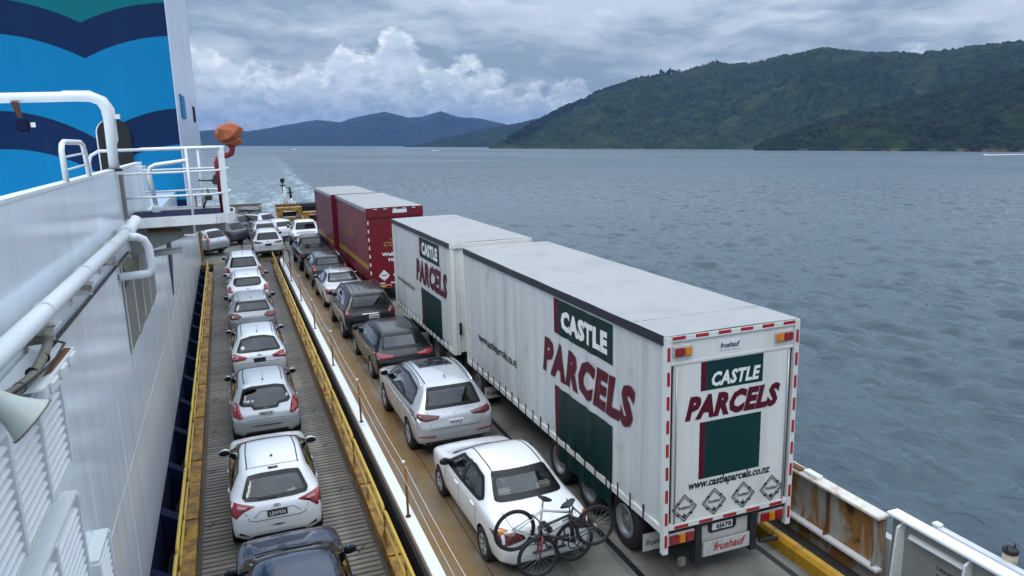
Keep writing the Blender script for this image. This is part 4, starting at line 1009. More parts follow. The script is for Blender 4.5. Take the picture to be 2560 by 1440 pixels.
def curtain_body(t, W, L, z0, z1, folds, cm, cr, rm, rail, seed, both=True, strapm='black', strap_n=20):
    """local: x -W/2..W/2, y 0 (rear)..L"""
    rng = random.Random(seed); ph = [rng.random() * 6.28 for _ in range(5)]
    def bulge(y, z):
        v = (z - z0) / (z1 - z0)
        f = folds * (.5 * math.sin(2 * math.pi * y / .62 + ph[0] + .6 * math.sin(y * 1.3)) + .35 * math.sin(2 * math.pi * y / .41 + ph[1]) + .4 * math.sin(y * 2.1 + ph[2]))
        return f * (.35 + .65 * math.sin(math.pi * min(1, max(0, v * .9 + .08)))) + folds * .9 * max(0, .18 - v) * math.sin(2 * math.pi * y / .55 + ph[3]) * 4
    ny = int(L / .07); nz = 16
    for sgn in ((-1, 1) if both else (-1,)):
        b = MB(); vs = []
        for i in range(ny + 1):
            y = .10 + (L - .16) * i / ny
            for j in range(nz + 1):
                z = z0 + .02 + (z1 - .18 - z0) * j / nz
                vs.append((sgn * (W / 2 - .03 + bulge(y, z)), y, z))
        fs = []
        for i in range(ny):
            for j in range(nz):
                a = i * (nz + 1) + j; q_ = (a, a + 1, a + nz + 2, a + nz + 1)
                fs.append(q_ if sgn < 0 else q_[::-1])
        b.add(vs, fs, True); b.build('side_curtain', cm, t)
        b = MB(); b.cbox(min(sgn * (W / 2 - .06), sgn * (W / 2 + .012)), max(sgn * (W / 2 - .06), sgn * (W / 2 + .012)), .06, L - .02, z1 - .17, z1 - .02, .012); b.build('curtain_rail', rail, t)
        b = MB(); b.box(min(sgn * (W / 2 - .05), sgn * (W / 2 - .002)), max(sgn * (W / 2 - .05), sgn * (W / 2 - .002)), .08, L - .03, z0 - .10, z0 + .018); b.build('side_rave', cr, t)
        first = None
        for k in range(strap_n):
            y = .6 + (L - 1.1) * k / (strap_n - 1)
            if first is None:
                b = MB(); b.box(-.006, .006, -.016, .016, -.13, .16); first = b.build('strap', strapm, t, (sgn * (W / 2 + .004), y, z0 + .0))
            else: inst(first, 'strap', t, (sgn * (W / 2 + .004), y, z0))
    b = MB(); n = 14; vs = []
    for i in range(n + 1):
        x = -W / 2 + W * i / n
        for j in range(13):
            y = .02 + (L - .04) * j / 12
            vs.append((x * .995, y, z1 - .012 + .012 * math.cos(math.pi * x / W) + .004 * math.sin(y * 2.7)))
    b.add(vs, [(i * 13 + j, (i + 1) * 13 + j, (i + 1) * 13 + j + 1, i * 13 + j + 1) for i in range(n) for j in range(12)], True)
    b.build('roof', rm, t)
    b = MB(); b.box(-W / 2 + .05, W / 2 - .05, .05, L - .05, z0 - .12, z0 - .02); b.build('floor', 'chassis', t)
    b = MB(); b.cbox(-W / 2, W / 2, L - .05, L, z0 - .1, z1 - .03, .02); b.build('front_wall', cr, t)
    return bulge
def axle_set(t, ys, W, r, rim='rim', n=2):
    for y in ys:
        for sgn in (-1, 1):
            wheel(t, (sgn * (W / 2 - .20), y, r), r, .28, rim, sgn)
            o = wheel(t, (sgn * (W / 2 - .52), y, r), r, .28, rim, sgn) if n > 1 else None
        b = MB(); b.tube([(-W / 2 + .3, y, r), (W / 2 - .3, y, r)], .07, 8); b.build('axle', 'chassis', t)
def mudflap(t, W, y, txt='fruehauf', z0=.30, z1=.62, w=.58, sides=(-1, 1)):
    for sgn in sides:
        xc = sgn * (W / 2 - .30)
        b = MB(); b.cbox(xc - w / 2, xc + w / 2, y, y + .012, z0, z1, .004); mf = b.build('mudflap', 'mudflap', t)
        if txt: lettering('lettering', txt, .15, lambda u, v: (xc - w / 2 + .05 + u, y - .002, z0 + .10 + v), 'ink', mf, fit_w=w * .78, shear=.25, bold=.003)
def diamond(t, x, y, z, s, m='ink', txt='fruehauf', fill=None):
    b = MB()
    P = [(0, s), (s, 0), (0, -s), (-s, 0)]
    for k in (1.0, .80):
        for (a, c), (d, e) in zip(P, P[1:] + P[:1]): b.tube([(x + a * k, y - .006, z + c * k), (x + d * k, y - .006, z + e * k)], .007 if k == 1 else .005, 5)
    b.box(x - s * .16, x + s * .16, y - .012, y - .003, z - s * .62, z - s * .55); b.box(x - .008, x + .008, y - .012, y - .003, z - s * .8, z - s * .4)
    for sg in (-1, 1): b.box(x + sg * s * .55 - .02, x + sg * s * .55 + .02, y - .014, y - .002, z + s * .38, z + s * .50); b.box(x + sg * s * .55 - .025, x + sg * s * .55 + .025, y - .014, y - .002, z - s * .52, z - s * .40)
    d = b.build('placard_holder', m, t)
    if fill:
        b = MB(); b.add([(x + a * .97, y - .003, z + c * .97) for a, c in P], [(3, 2, 1, 0)]); b.build('placard', fill, d)
    if txt: lettering('lettering', txt, s * .36, lambda u, v: (x - s * .55 + u, y - .016, z - s * .05 + v + u * .0), 'ink', d, fit_w=s * 1.1, shear=.2, bold=.002)
    return d
def tail_lamps(t, x0, x1, y, z0, z1, order=('lamp_red', 'lamp_amber', 'lamp_red'), fr=(.38, .26, .36)):
    b = MB(); b.cbox(x0 - .02, x1 + .02, y + .002, y + .07, z0 - .02, z1 + .02, .01); h = b.build('lamp_housing', 'mudflap', t)
    x = x0
    for m_, f in zip(order, fr):
        w = (x1 - x0) * f; b = MB(); b.cbox(x + .004, x + w - .004, y - .035, y + .001, z0, z1, .012); b.build('lamp', m_, h); x += w

def tape_run(t, p0, p1, n, name='reflective_tape', m='tape_red', wid=.05, duty=.56, thick_axis='y', nrm=(0, -1, 0), cache={}):
    """red pieces of reflective tape between two corners; white gaps are the frame"""
    P0, P1 = Vector(p0), Vector(p1); d = (P1 - P0); L = d.length; d.normalize(); nv = Vector(nrm); s_ = d.cross(nv).normalized() * wid / 2
    ln = L / n * duty
    for k in range(n):
        c = P0 + d * (L / n * (k + .5)); a = d * ln / 2
        b = MB(); b.add([c - a - s_ + nv * .004, c + a - s_ + nv * .004, c + a + s_ + nv * .004, c - a + s_ + nv * .004, c - a - s_, c + a - s_, c + a + s_, c - a + s_],
                        [(0, 1, 2, 3), (0, 4, 5, 1), (1, 5, 6, 2), (2, 6, 7, 3), (3, 7, 4, 0)])
        b.build(name, m, t)

# ---- white trailer, nearest
W = 2.5
t = thing('parcel_trailer', 'nearest long white curtain-sided trailer with green blocks and PARCELS in maroon', 'trailer', (7.13, 9.27, 0), R(.35))
L = 10.05; Z0, Z1 = 1.02, 4.17
bulge = curtain_body(t, W, L, Z0, Z1, .019, 'curtain_white', 'truck_white', 'truck_roof', 'rail_dark', 4, strap_n=22)
XL = -W / 2 + .03
def sidep(yc, zc):                      # lettering on the left side reads front (far) to rear (near): u runs towards -y
    return lambda u, v: (XL - bulge(yc - u, zc + v) - .010 - .004, yc - u, zc + v)
def side_panel(name, y0, y1, z0, z1, m, d=.007):
    b = MB(); n = max(2, int(abs(y1 - y0) / .06)); mz = max(2, int((z1 - z0) / .12)); vs = []
    for i in range(n + 1):
        for j in range(mz + 1):
            y = y0 + (y1 - y0) * i / n; z = z0 + (z1 - z0) * j / mz; vs.append((XL - bulge(y, z) - d, y, z))
    b.add(vs, [(i * (mz + 1) + j, i * (mz + 1) + j + 1, (i + 1) * (mz + 1) + j + 1, (i + 1) * (mz + 1) + j) for i in range(n) for j in range(mz)], True)
    return b.build(name, m, t)
def castle_side(y_hi, y_lo, zt, fw_p, ks):
    """green blocks between y_hi (far) and y_lo (near)"""
    w = y_hi - y_lo
    zb = 3.235 if ks == 1 else 3.30; zc = 2.13 if ks == 1 else 2.28
    side_panel('print_block', y_lo, y_hi - .08 * w, zb, zt, 'castle_green_curtain'); side_panel('print_stripe', y_hi - .08 * w, y_hi, zb, zt, 'castle_red')
    side_panel('print_block', y_lo, y_hi - .08 * w, .56 if ks == 1 else .86, zc, 'castle_green_curtain', .012); side_panel('print_stripe', y_hi - .08 * w, y_hi, .56 if ks == 1 else .86, zc, 'castle_red', .012)
castle_side(4.14, 1.68, 3.955, 3.1, 1)
lettering('lettering', 'CASTLE', .50, sidep(3.76, 3.40), 'print_white', t, fit_w=1.90, bold=.030, spacing=1.12, dense=.10)
lettering('lettering', 'PARCELS', .95, sidep(4.74, 2.345), 'castle_red', t, fit_w=3.80, bold=.056, shear=.22, spacing=1.12, dense=.10)
lettering('lettering', 'www.castleparcels.co.nz', .30, sidep(9.0, 1.86), 'ink', t, fit_w=2.78, bold=.006, dense=.10)
for y_, x0_ in ((1.0, 0), (L - .5, 0)):
    b = MB(); b.tube([(-W / 2 + .05, y_, Z1 - .006), (0, y_, Z1 + .006), (W / 2 - .05, y_, Z1 - .006)], .012, 6); b.build('roof_seam', 'mudflap', t)
# rear frame and door
b = MB(); b.cbox(-W / 2, -W / 2 + .10, 0, .10, .58, Z1 - .02, .008); b.build('corner_post', 'truck_white', t)
b = MB(); b.cbox(W / 2 - .10, W / 2, 0, .10, .58, Z1 - .02, .008); b.build('corner_post', 'truck_white', t)
b = MB(); b.cbox(-W / 2 + .101, W / 2 - .101, 0, .10, Z1 - .11, Z1 - .02, .008); b.cbox(-W / 2 + .101, W / 2 - .101, .03, .10, Z1 - .42, Z1 - .111, .008); b.cbox(-W / 2 + .101, W / 2 - .101, .008, .10, Z1 - .48, Z1 - .421, .008); b.build('header', 'truck_white', t)
b = MB(); b.cbox(-W / 2 + .101, W / 2 - .101, -.004, .10, Z0 - .04, Z0 + .055, .008); b.build('sill', 'truck_white', t)
b = MB(); b.cbox(-W / 2 + .16, W / 2 - .16, .018, .06, Z0 + .058, Z1 - .485, .006); b.build('roller_door', 'truck_white', t)
b = MB(); b.box(-W / 2 + .101, W / 2 - .101, .061, .07, Z0 + .056, Z1 - .48); b.build('door_seal', 'chassis', t)
for sg in (-1, 1):
    b = MB(); b.tube([(sg * (W / 2 - .20), .004, Z0 + .06), (sg * (W / 2 - .20), .004, Z1 - .5)], .012, 6); b.build('lock_bar', 'alu', t)
yf = .016
def rear_rect(nm, x0, x1, z0, z1, m, y=yf):
    b = MB(); b.add([(x0, y, z0), (x1, y, z0), (x1, y, z1), (x0, y, z1)], [(0, 1, 2, 3)]); return b.build(nm, m, t)
rear_rect('print_stripe', -.61, -.505, 3.21, Z1 - .49, 'castle_red'); rear_rect('print_block', -.504, .56, 3.21, Z1 - .49, 'castle_green')
rear_rect('print_stripe', -.61, -.505, 1.745, 2.70, 'castle_red'); rear_rect('print_block', -.504, .56, 1.745, 2.70, 'castle_green')
lettering('lettering', 'CASTLE', .30, lambda u, v: (-.43 + u, yf - .004, 3.275 + v), 'print_white', t, fit_w=.92, bold=.013, shear=.22, spacing=1.08)
lettering('lettering', 'PARCELS', .48, lambda u, v: (-.88 + u, yf - .004, 2.79 + v), 'castle_red', t, fit_w=1.80, bold=.030, shear=.28, spacing=1.08)
lettering('lettering', 'www.castleparcels.co.nz', .19, lambda u, v: (-.80 + u, yf - .004, 1.61 + v), 'ink', t, fit_w=1.58, bold=.006, shear=.18)
for i, x in enumerate((-.86, -.30, .26, .825)): diamond(t, x, yf, 1.315, .225)
b = MB(); b.cbox(-.30, .12, .018, .03, Z1 - .35, Z1 - .20, .004); mp_ = b.build('maker_plate', 'plate_white', t)
lettering('lettering', 'fruehauf', .12, lambda u, v: (-.27 + u, .014, Z1 - .31 + v), 'ink', mp_, fit_w=.36, shear=.2, bold=.003)
tail_lamps(t, -1.10, -.80, .0, Z1 - .335, Z1 - .205, ('lamp_red', 'lamp_amber'), (.55, .45)); tail_lamps(t, .78, 1.10, .0, Z1 - .335, Z1 - .205, ('lamp_amber', 'lamp_red'), (.45, .55))
tape_run(t, (-W / 2 + .05, 0, .62), (-W / 2 + .05, 0, Z1 - .10), 9); tape_run(t, (W / 2 - .05, 0, .62), (W / 2 - .05, 0, Z1 - .10), 9)
tape_run(t, (-W / 2 + .02, 0, Z1 - .05), (W / 2 - .02, 0, Z1 - .05), 6); tape_run(t, (-W / 2 + .10, -.004, Z0 + .0), (W / 2 - .10, -.004, Z0 + .0), 5)
# under-run gear
b = MB(); b.cbox(-.50, .46, .10, .16, .56, .92, .02); b.build('bumper_plate', 'mudflap', t)
b = MB(); b.cbox(-.49, .45, .02, .06, .34, .62, .02); bp_ = b.build('spray_flap', 'mudflap', t)
lettering('lettering', 'fruehauf', .20, lambda u, v: (-.28 + u, .016, .425 + v), 'tape_red', bp_, fit_w=.62, shear=.25, bold=.004)
for x0, x1 in ((-.62, -.505), (.465, .58)):
    b = MB(); b.box(x0, x1, .03, .20, .25, .95); b.build('chassis_leg', 'chassis', t)
tail_lamps(t, -1.12, -.66, .03, .72, .88); tail_lamps(t, .64, 1.10, .03, .72, .88)
b = MB(); b.cbox(-.27, .13, .075, .097, .75, .89, .01); pl = b.build('number_plate', 'plate_white', t)
lettering('lettering', '6J678', .11, lambda u, v: (-.20 + u, .071, .78 + v), 'ink', pl, fit_w=.30, bold=.004)
b = MB(); b.cbox(-.34, .20, .0975, .11, .72, .92, .03); b.build('plate_mount', 'chassis', t)
b = MB(); b.tube([(.70, .1, .34), (1.05, .05, .33)], .035, 8); b.tube([(.86, .08, .40), (.92, .02, .44), (.88, 0, .5)], .012, 6); b.build('tow_bar', 'chassis', t)
b = MB(); b.cbox(-.86, -.72, .12, .2, .20, .36, .02); b.build('coupling_block', 'conduit', t)
axle_set(t, (1.35, 2.72, 4.08), W, .49); axle_set(t, (9.35,), W, .49)
for y in (2.03, 3.40):
    b = MB(); b.prism([(-W / 2 + .06, y, .74), (-W / 2 + .5, y, .74), (-W / 2 + .5, y, .45), (-W / 2 + .3, y, .40)], (0, .02, 0)); b.build('guard_flap', 'chassis', t)
mudflap(t, W, .62); mudflap(t, W, 8.72, z0=.28, z1=.60, w=.52)
b = MB(); b.box(-.5, -.38, .2, L - .4, .62, .9); b.box(.38, .5, .2, L - .4, .62, .9); b.box(-1.0, 1.0, 5.2, 8.2, .55, .88); b.build('chassis_rails', 'chassis', t)

# ---- white truck ahead of it
t = thing('parcel_trailer', 'shorter white curtain-sided trailer with CASTLE PARCELS lettering ahead of the nearest one', 'trailer', (6.96, 20.25, 0), R(.7))
L = 7.45; Z0, Z1 = 1.0, 4.17
bulge = curtain_body(t, W, L, Z0, Z1, .0045, 'curtain_white', 'truck_white', 'truck_roof', 'rail_dark', 9, strap_n=16)
castle_side(3.55, 1.22, 3.955, 2.4, 2)
lettering('lettering', 'CASTLE', .50, sidep(3.22, 3.46), 'print_white', t, fit_w=1.82, bold=.030, spacing=1.12, dense=.10)
lettering('lettering', 'PARCELS', .95, sidep(4.12, 2.49), 'castle_red', t, fit_w=3.65, bold=.056, shear=.22, spacing=1.12, dense=.10)
lettering('lettering', 'www.castleparcels.co.nz', .26, sidep(7.0, 1.97), 'castle_red', t, fit_w=2.55, bold=.002, dense=.10)
b = MB(); b.cbox(-W / 2, W / 2, 0, .08, .95, Z1 - .02, .02); b.build('rear_wall', 'truck_white', t)
b = MB(); b.cbox(-W / 2 - .01, W / 2 + .01, -.08, .0, Z1 - .16, Z1 - .01, .02); b.build('rear_header', 'truck_white', t)
b = MB(); b.cbox(-W / 2, -W / 2 + .12, -.06, .0, .9, Z1 - .17, .015); b.cbox(-W / 2 + .13, -W / 2 + .20, -.05, .0, .9, 2.9, .01); b.build('corner_post', 'truck_white', t)
b = MB(); b.cbox(-W / 2 + .17, -W / 2 + .25, -.10, -.051, 1.5, 1.86, .01); b.build('rear_lamp', 'rail_dark', t)
axle_set(t, (.75, 2.1), W, .49); b = MB(); b.box(-.5, -.38, .1, L - .2, .62, .9); b.box(.38, .5, .1, L - .2, .62, .9); b.build('chassis_rails', 'chassis', t)
for sg in (-1, 1):
    b = MB(); b.box(sg * .85 - .06, sg * .85 + .06, 4.0, 4.12, .05, .95); b.box(sg * .85 - .14, sg * .85 + .14, 3.9, 4.22, .003, .05); b.build('landing_leg', 'chassis', t)
b = MB(); b.box(-1.1, -.6, 4.6, 5.6, .45, .93); b.build('pallet_box', 'castle_green_curtain', t)

# ---- red courier trailer and truck
def red_unit(name, label, loc, rz, L, seed, rear_door, axles, cabin):
    global t, bulge, Z0, Z1
    t = thing(name, label, 'truck' if cabin else 'trailer', loc, rz); Z0, Z1 = 1.0, 4.17
    bulge = curtain_body(t, W, L, Z0, Z1, .013, 'red_curtain', 'red_truck', 'truck_roof', 'alu', seed, strap_n=12, strapm='red_truck')
    # slanting yellow stripe low on the side
    b = MB(); n = 40; vs = []
    for i in range(n + 1):
        y = .12 + (L - .25) * i / n
        for z in (1.42, 1.66): vs.append((XL - bulge(y, z) - .010, y, z))
    b.add(vs, [(i * 2, i * 2 + 1, i * 2 + 3, i * 2 + 2) for i in range(n)], True); b.build('print_stripe', 'courier_stripe', t)
    lettering('lettering', 'NEW ZEALAND', .24, sidep(L * .62, 2.98), 'courier_yellow', t, fit_w=L * .18, bold=.006, shear=.1, dense=.10)
    lettering('lettering', 'COURIERS', .46, sidep(L * .64, 2.52), 'courier_yellow', t, fit_w=L * .24, bold=.014, shear=.2, dense=.10)
    lettering('lettering', 'CALL 0800', .16, sidep(L * .5, 2.1), 'red_curtain', t, fit_w=L * .12, bold=.002, dense=.10)
    axle_set(t, axles, W, .47)
    b = MB(); b.box(-.5, -.38, .2, L - .1, .62, .9); b.box(.38, .5, .2, L - .1, .62, .9); b.build('chassis_rails', 'chassis', t)
    b = MB(); b.cbox(-W / 2, W / 2, 0, .09, .62, Z1 - .02, .02); b.build('rear_wall', 'red_truck', t)
    b = MB(); b.cbox(-W / 2 - .006, W / 2 + .006, -.05, -.001, Z1 - .42, Z1 - .015, .02); b.build('header', 'red_truck', t)
    return t
W = 2.5
t = red_unit('courier_trailer', 'dark red curtain-sided courier trailer with yellow lettering, rear doors in view', (6.71, 32.25, 0), R(.6), 8.75, 14, True, (1.4, 2.7, 7.6), False)
lettering('lettering', 'NEW ZEALAND', .12, lambda u, v: (-.30 + u, -.004, 2.74 + v), 'courier_yellow', t, fit_w=1.2, bold=.004, shear=.2)
lettering('lettering', 'COURIERS', .26, lambda u, v: (-.60 + u, -.004, 2.48 + v), 'courier_yellow', t, fit_w=1.6, bold=.012, shear=.3)
lettering('lettering', 'Wellington', .20, lambda u, v: (-.66 + u, -.004, 2.06 + v), 'print_white', t, fit_w=1.2, bold=.008)
lettering('lettering', 'Hamilton', .19, lambda u, v: (-.40 + u, -.004, 1.82 + v), 'print_white', t, fit_w=.95, bold=.008)
for x in (-.62, .02, .66): diamond(t, x, -.001, 1.20, .24, 'print_white', 'fruehauf', 'print_white')
tape_run(t, (-W / 2 + .06, -.001, .8), (-W / 2 + .06, -.001, Z1 - .45), 8, m='print_white', duty=.42); tape_run(t, (-W / 2 + .2, -.051, Z1 - .06), (W / 2 - .2, -.051, Z1 - .06), 5, m='print_white', duty=.35, wid=.03)
tape_run(t, (-W / 2 + .3, -.001, .86), (W / 2 - .3, -.001, .86), 4, m='print_white', duty=.45)
b = MB(); b.cbox(-.10, .52, -.062, -.051, Z1 - .26, Z1 - .10, .003); b.build('maker_plate', 'plate_white', t)
tail_lamps(t, -1.0, -.35, -.03, .66, .76, ('lamp_red', 'lamp_amber', 'lamp_red')); mudflap(t, W, .55, None, .25, .55)
b = MB(); b.cbox(-.1, .55, -.02, -.002, .30, .84, .01); b.build('spray_flap', 'mudflap', t)
t = red_unit('courier_trailer', 'further dark red courier trailer at the stern, its rear hidden by the other', (6.42, 41.25, 0), R(.9), 6.9, 23, False, (.9, 2.2), False)

# ------------------------------------------------------------------ cars
def interp(tab, y):
    ys = [p[0] for p in tab]; return float(np.interp(y, ys, [p[1] for p in tab]))
def round_poly(P, r=.18, n=3):
    """cut the corners of a closed polygon"""
    out = []; k = len(P)
    for i in range(k):
        a, b, c = Vector(P[i - 1]), Vector(P[i]), Vector(P[(i + 1) % k])
        d1 = min(.5, r); p1 = b.lerp(a, d1 * .5); p2 = b.lerp(c, d1 * .5)
        for j in range(n + 1):
            u = j / n; out.append(tuple((p1.lerp(b, u)).lerp(b.lerp(p2, u), u)))
    return out
def subsurf_mesh(vs, fs, creases, levels, cutters=None, mats=()):
    me = bpy.data.meshes.new('cage'); me.from_pydata(vs, [], fs); me.update()
    if creases:
        at = me.attributes.new('crease_edge', 'FLOAT', 'EDGE')
        for e in me.edges:
            v = creases(e.vertices[0], e.vertices[1])
            if v: at.data[e.index].value = v
    for m_ in mats: me.materials.append(m_)
    o = bpy.data.objects.new('cage', me); COL.objects.link(o)
    md = o.modifiers.new('s', 'SUBSURF'); md.levels = levels; md.render_levels = levels
    cs = []
    for c in (cutters or []):
        co = bpy.data.objects.new('cut', c); COL.objects.link(co); cs.append(co)
        bl = o.modifiers.new('b', 'BOOLEAN'); bl.object = co; bl.operation = 'DIFFERENCE'; bl.solver = 'EXACT'
    out = bpy.data.meshes.new_from_object(o.evaluated_get(bpy.context.evaluated_depsgraph_get()))
    bpy.data.objects.remove(o)
    for co in cs: bpy.data.objects.remove(co)
    return out
def arch_cutter(y, r, W):
    b = MB(); b.lathe([(-W, .0005), (-W, r), (W, r), (W, .0005)], (0, y, r * .93), 'x', 28)
    me = bpy.data.meshes.new('cutter'); me.from_pydata(b.v, [], b.f); me.update()
    bm = bmesh.new(); bm.from_mesh(me); bmesh.ops.remove_doubles(bm, verts=bm.verts, dist=.002); bmesh.ops.recalc_face_normals(bm, faces=bm.faces); bm.to_mesh(me); bm.free()
    me.materials.append(MATS['plastic_black']); me.materials.append(MATS['plastic_black'])
    for p in me.polygons: p.material_index = 1
    return me
PAINT = {}
def paint(name, col, metal=0.0, rough=.28, coat=1.0):
    if name not in PAINT: PAINT[name] = mat('paint_' + name, col, rough, metal, var=.03, vs=1.2, coat=coat, dirt=(tuple(c * .8 for c in col), .12, 1.5))
    return PAINT[name]
CARS = []
class Car:
    def __init__(s, name, label, x, y_rear, z, p, rz=0.0, pitch=0.0, cat='car', group=None, lod=2):
        s.p = p; L, W, H = p['L'], p['W'], p['H']; s.L, s.W, s.H = L, W, H
        c, s_ = math.cos(rz), math.sin(rz)
        s.t = thing(name, label, cat, (x - s_ * L / 2, y_rear + c * L / 2, z), rz, group)
        s.t.rotation_euler = (pitch, 0, rz)
        s.paint = p['paint']
        s.y0 = -L / 2; s.holes = []; s.open = y_rear < 47
        s.body(lod)
        if s.open: CARS.append(s)
    def Y(s, y): return s.y0 + y
    def body(s, lod):
        p = s.p; W = s.W; vs = []; belt = p['belt']; rw = p['rw']
        N = 9
        for st in p['st']:
            y, zt, zb, ws = st[:4]
            w = W / 2 * ws; b = min(interp(belt, y), zt - .05)
            k = max(0.0, min(1.0, (zt - interp(belt, y)) / .34)); k = k * k * (3 - 2 * k)
            rww = rw * (st[4] if len(st) > 4 else 1.0)
            half = [(0, zb), (.72 * w, zb), (.955 * w, zb + .10), (w, zb + .46 * (b - zb)), (.985 * w, b - .02),
                    (lerp(.925 * w, .945 * w, k), lerp(zt - .03, b + .06, k)), (lerp(.80 * w, rww + .06, k), lerp(zt - .008, zt - .10, k)),
                    (lerp(.5 * w, rww - .02, k), lerp(zt, zt - .012, k)), (0, zt + .012)]
            ring = [(a, s.Y(y), c) for a, c in half] + [(-a, s.Y(y), c) for a, c in half[-2:0:-1]]
            vs += ring
        n = 16; S = len(p['st']); fs = []
        for i in range(S - 1):
            for j in range(n):
                a, c = i * n + j, i * n + (j + 1) % n
                fs.append((a, c, c + n, a + n))
        for base, rev in ((0, False), ((S - 1) * n, True)):
            cap = [(0, 1, 15)] + [(j, j + 1, 15 - j, 16 - j) for j in range(1, 7)] + [(7, 8, 9)]
            for f in cap:
                f = tuple(base + i for i in f); fs.append(f if rev else f[::-1])
        def cz(a, b_):
            i, j = a % n, b_ % n
            if a // n != b_ // n and i == j and i in (4, 12): return .45
            if a // n != b_ // n and i == j and i in (7, 9): return .3
            if a // n != b_ // n and i == j and i in (1, 2, 14, 15): return .6
            if a // n == b_ // n and a // n in (0, S - 1): return .15
            return 0
        cut = [arch_cutter(s.Y(ya), p['wr'] * 1.12, W) for ya in p['axles']] if p.get('cut', True) else None
        me = subsurf_mesh(vs, fs, cz, lod, cut, (s.paint, MATS['plastic_black']))
        for q in me.polygons: q.use_smooth = True
        try: me.set_sharp_from_angle(angle=R(40))
        except Exception: pass
        o = bpy.data.objects.new('body', me); COL.objects.link(o); o.parent = s.t; s.bo = o
        bm = bmesh.new(); bm.from_mesh(me); s.bvh = BVHTree.FromBMesh(bm); bm.free()
        # undertray
        b = MB(); z0 = min(st[2] for st in p['st']); b.box(-W / 2 * .72, W / 2 * .72, s.Y(.25), s.Y(s.L - .25), z0 - .06, z0 + .08); b.build('underbody', 'chassis', s.t)
        for ya in p['axles']:
            for sg in (-1, 1): wheel(s.t, (sg * (W / 2 - .115), s.Y(ya), p['wr']), p['wr'], .21, p.get('rim', 'rim'), sg, p.get('spokes', 5))
    def hit(s, view, u, v):
        if view == 'rear': o, d = Vector((u, s.y0 - 3, v)), Vector((0, 1, 0))
        elif view == 'front': o, d = Vector((u, -s.y0 + 3, v)), Vector((0, -1, 0))
        elif view == 'left': o, d = Vector((-4, s.Y(u), v)), Vector((1, 0, 0))
        elif view == 'right': o, d = Vector((4, s.Y(u), v)), Vector((-1, 0, 0))
        else: o, d = Vector((u, s.Y(v), 5)), Vector((0, 0, -1))
        loc, nrm, _, _ = s.bvh.ray_cast(o, d)
        return (loc, nrm, d)
    def patch(s, name, view, poly, m, off=.006, rnd=.25, step=.07, parent=None, flat=False, label=None):
        """a shaped skin lying on the body; poly in view coordinates: rear/front (x,z), left/right (y from rear,z), top (x,y from rear)"""
        P = round_poly(poly, rnd) if rnd else [tuple(q) for q in poly]
        if s.open and name in ('rear_window', 'side_window', 'windscreen'):
            cx = sum(q[0] for q in P) / len(P); cz = sum(q[1] for q in P) / len(P)
            def inset(d):
                out = []; n_ = len(P); ar = sum(P[i][0] * P[(i + 1) % n_][1] - P[(i + 1) % n_][0] * P[i][1] for i in range(n_)); sg = 1 if ar > 0 else -1
                for i in range(n_):
                    t_ = Vector(P[(i + 1) % n_]) - Vector(P[i - 1])
                    if t_.length < 1e-6: out.append(P[i]); continue
                    t_.normalize(); out.append((P[i][0] - t_.y * d * sg, P[i][1] + t_.x * d * sg))
                return out
            s.holes.append((view, inset(.022)))
            s.seal_ring(view, inset(-.004), inset(.030), inset(.062))
            m = 'car_glass' if m == 'glass_clear' else 'car_glass_dark'
        D = []
        for i, a in enumerate(P):
            b = P[(i + 1) % len(P)]; k = max(1, int(math.dist(a, b) / step))
            for j in range(k): D.append((lerp(a[0], b[0], j / k), lerp(a[1], b[1], j / k)))
        nb = len(D); x0 = min(q[0] for q in D); x1 = max(q[0] for q in D); z0 = min(q[1] for q in D); z1 = max(q[1] for q in D)
        def inside(x, z):
            c = False
            for i in range(nb):
                (ax, az), (bx, bz) = D[i - 1], D[i]
                if (az > z) != (bz > z) and x < (bx - ax) * (z - az) / (bz - az) + ax: c = not c
            return c
        I = []
        xx = x0 + step * .6
        while xx < x1:
            zz = z0 + step * .6
            while zz < z1:
                if inside(xx, zz) and min(math.dist((xx, zz), q) for q in D) > step * .35: I.append((xx, zz))
                zz += step
            xx += step
        A = [Vector(q) for q in D + I]
        ov, oe, of, _, _, _ = delaunay_2d_cdt(A, [], [list(range(nb))], 1, 1e-5)
        base = []; outv = []
        for q in ov:
            loc, nrm, d = s.hit(view, q.x, q.y)
            if loc is None: base.append(None); continue
            base.append((loc, nrm, d))
        good = [b_ for b_ in base if b_]
        if not good: return None
        if flat:
            key = min((b_[0].dot(b_[2]) for b_ in good))
        for i, b_ in enumerate(base):
            if b_ is None:
                # beyond the silhouette: borrow the nearest hit
                j = min((k for k in range(len(base)) if base[k]), key=lambda k: (ov[k] - ov[i]).length)
                b_ = base[j]
            loc, nrm, d = b_
            if flat: outv.append(loc - d * (loc.dot(d) - key) - d * off)
            else: outv.append(loc + nrm * off)
        b = MB()
        def facing(f):
            n_ = (outv[f[1]] - outv[f[0]]).cross(outv[f[2]] - outv[f[0]])
            return f if n_.dot(good[0][2]) < 0 else f[::-1]
        fs = [facing(tuple(f)) for f in of]
        b.add(outv, fs, True)
        # a thin rim so that the skin has thickness
        cnt = {}
        for f in fs:
            for i in range(len(f)):
                e = (f[i], f[(i + 1) % len(f)]); cnt[e] = 1
        rim = [e for e in cnt if (e[1], e[0]) not in cnt]
        dn = [v - (good[0][1] * -1 if False else Vector((0, 0, 0))) for v in outv]
        inn = []
        for i, b_ in enumerate(base):
            if b_ is None: inn.append(outv[i] + good[0][2] * (off + .004))
            else: inn.append(outv[i] - b_[1] * (off + .004) if not flat else outv[i] + b_[2] * (off + .012))
        o_ = len(b.v); b.v += [tuple(q) for q in inn]
        for a, c in rim: b.f.append((c, a, a + o_, c + o_)); b.smooth.append(False)
        ob = b.build(name, m, parent or s.t)
        if label: ob['label'] = label
        return ob
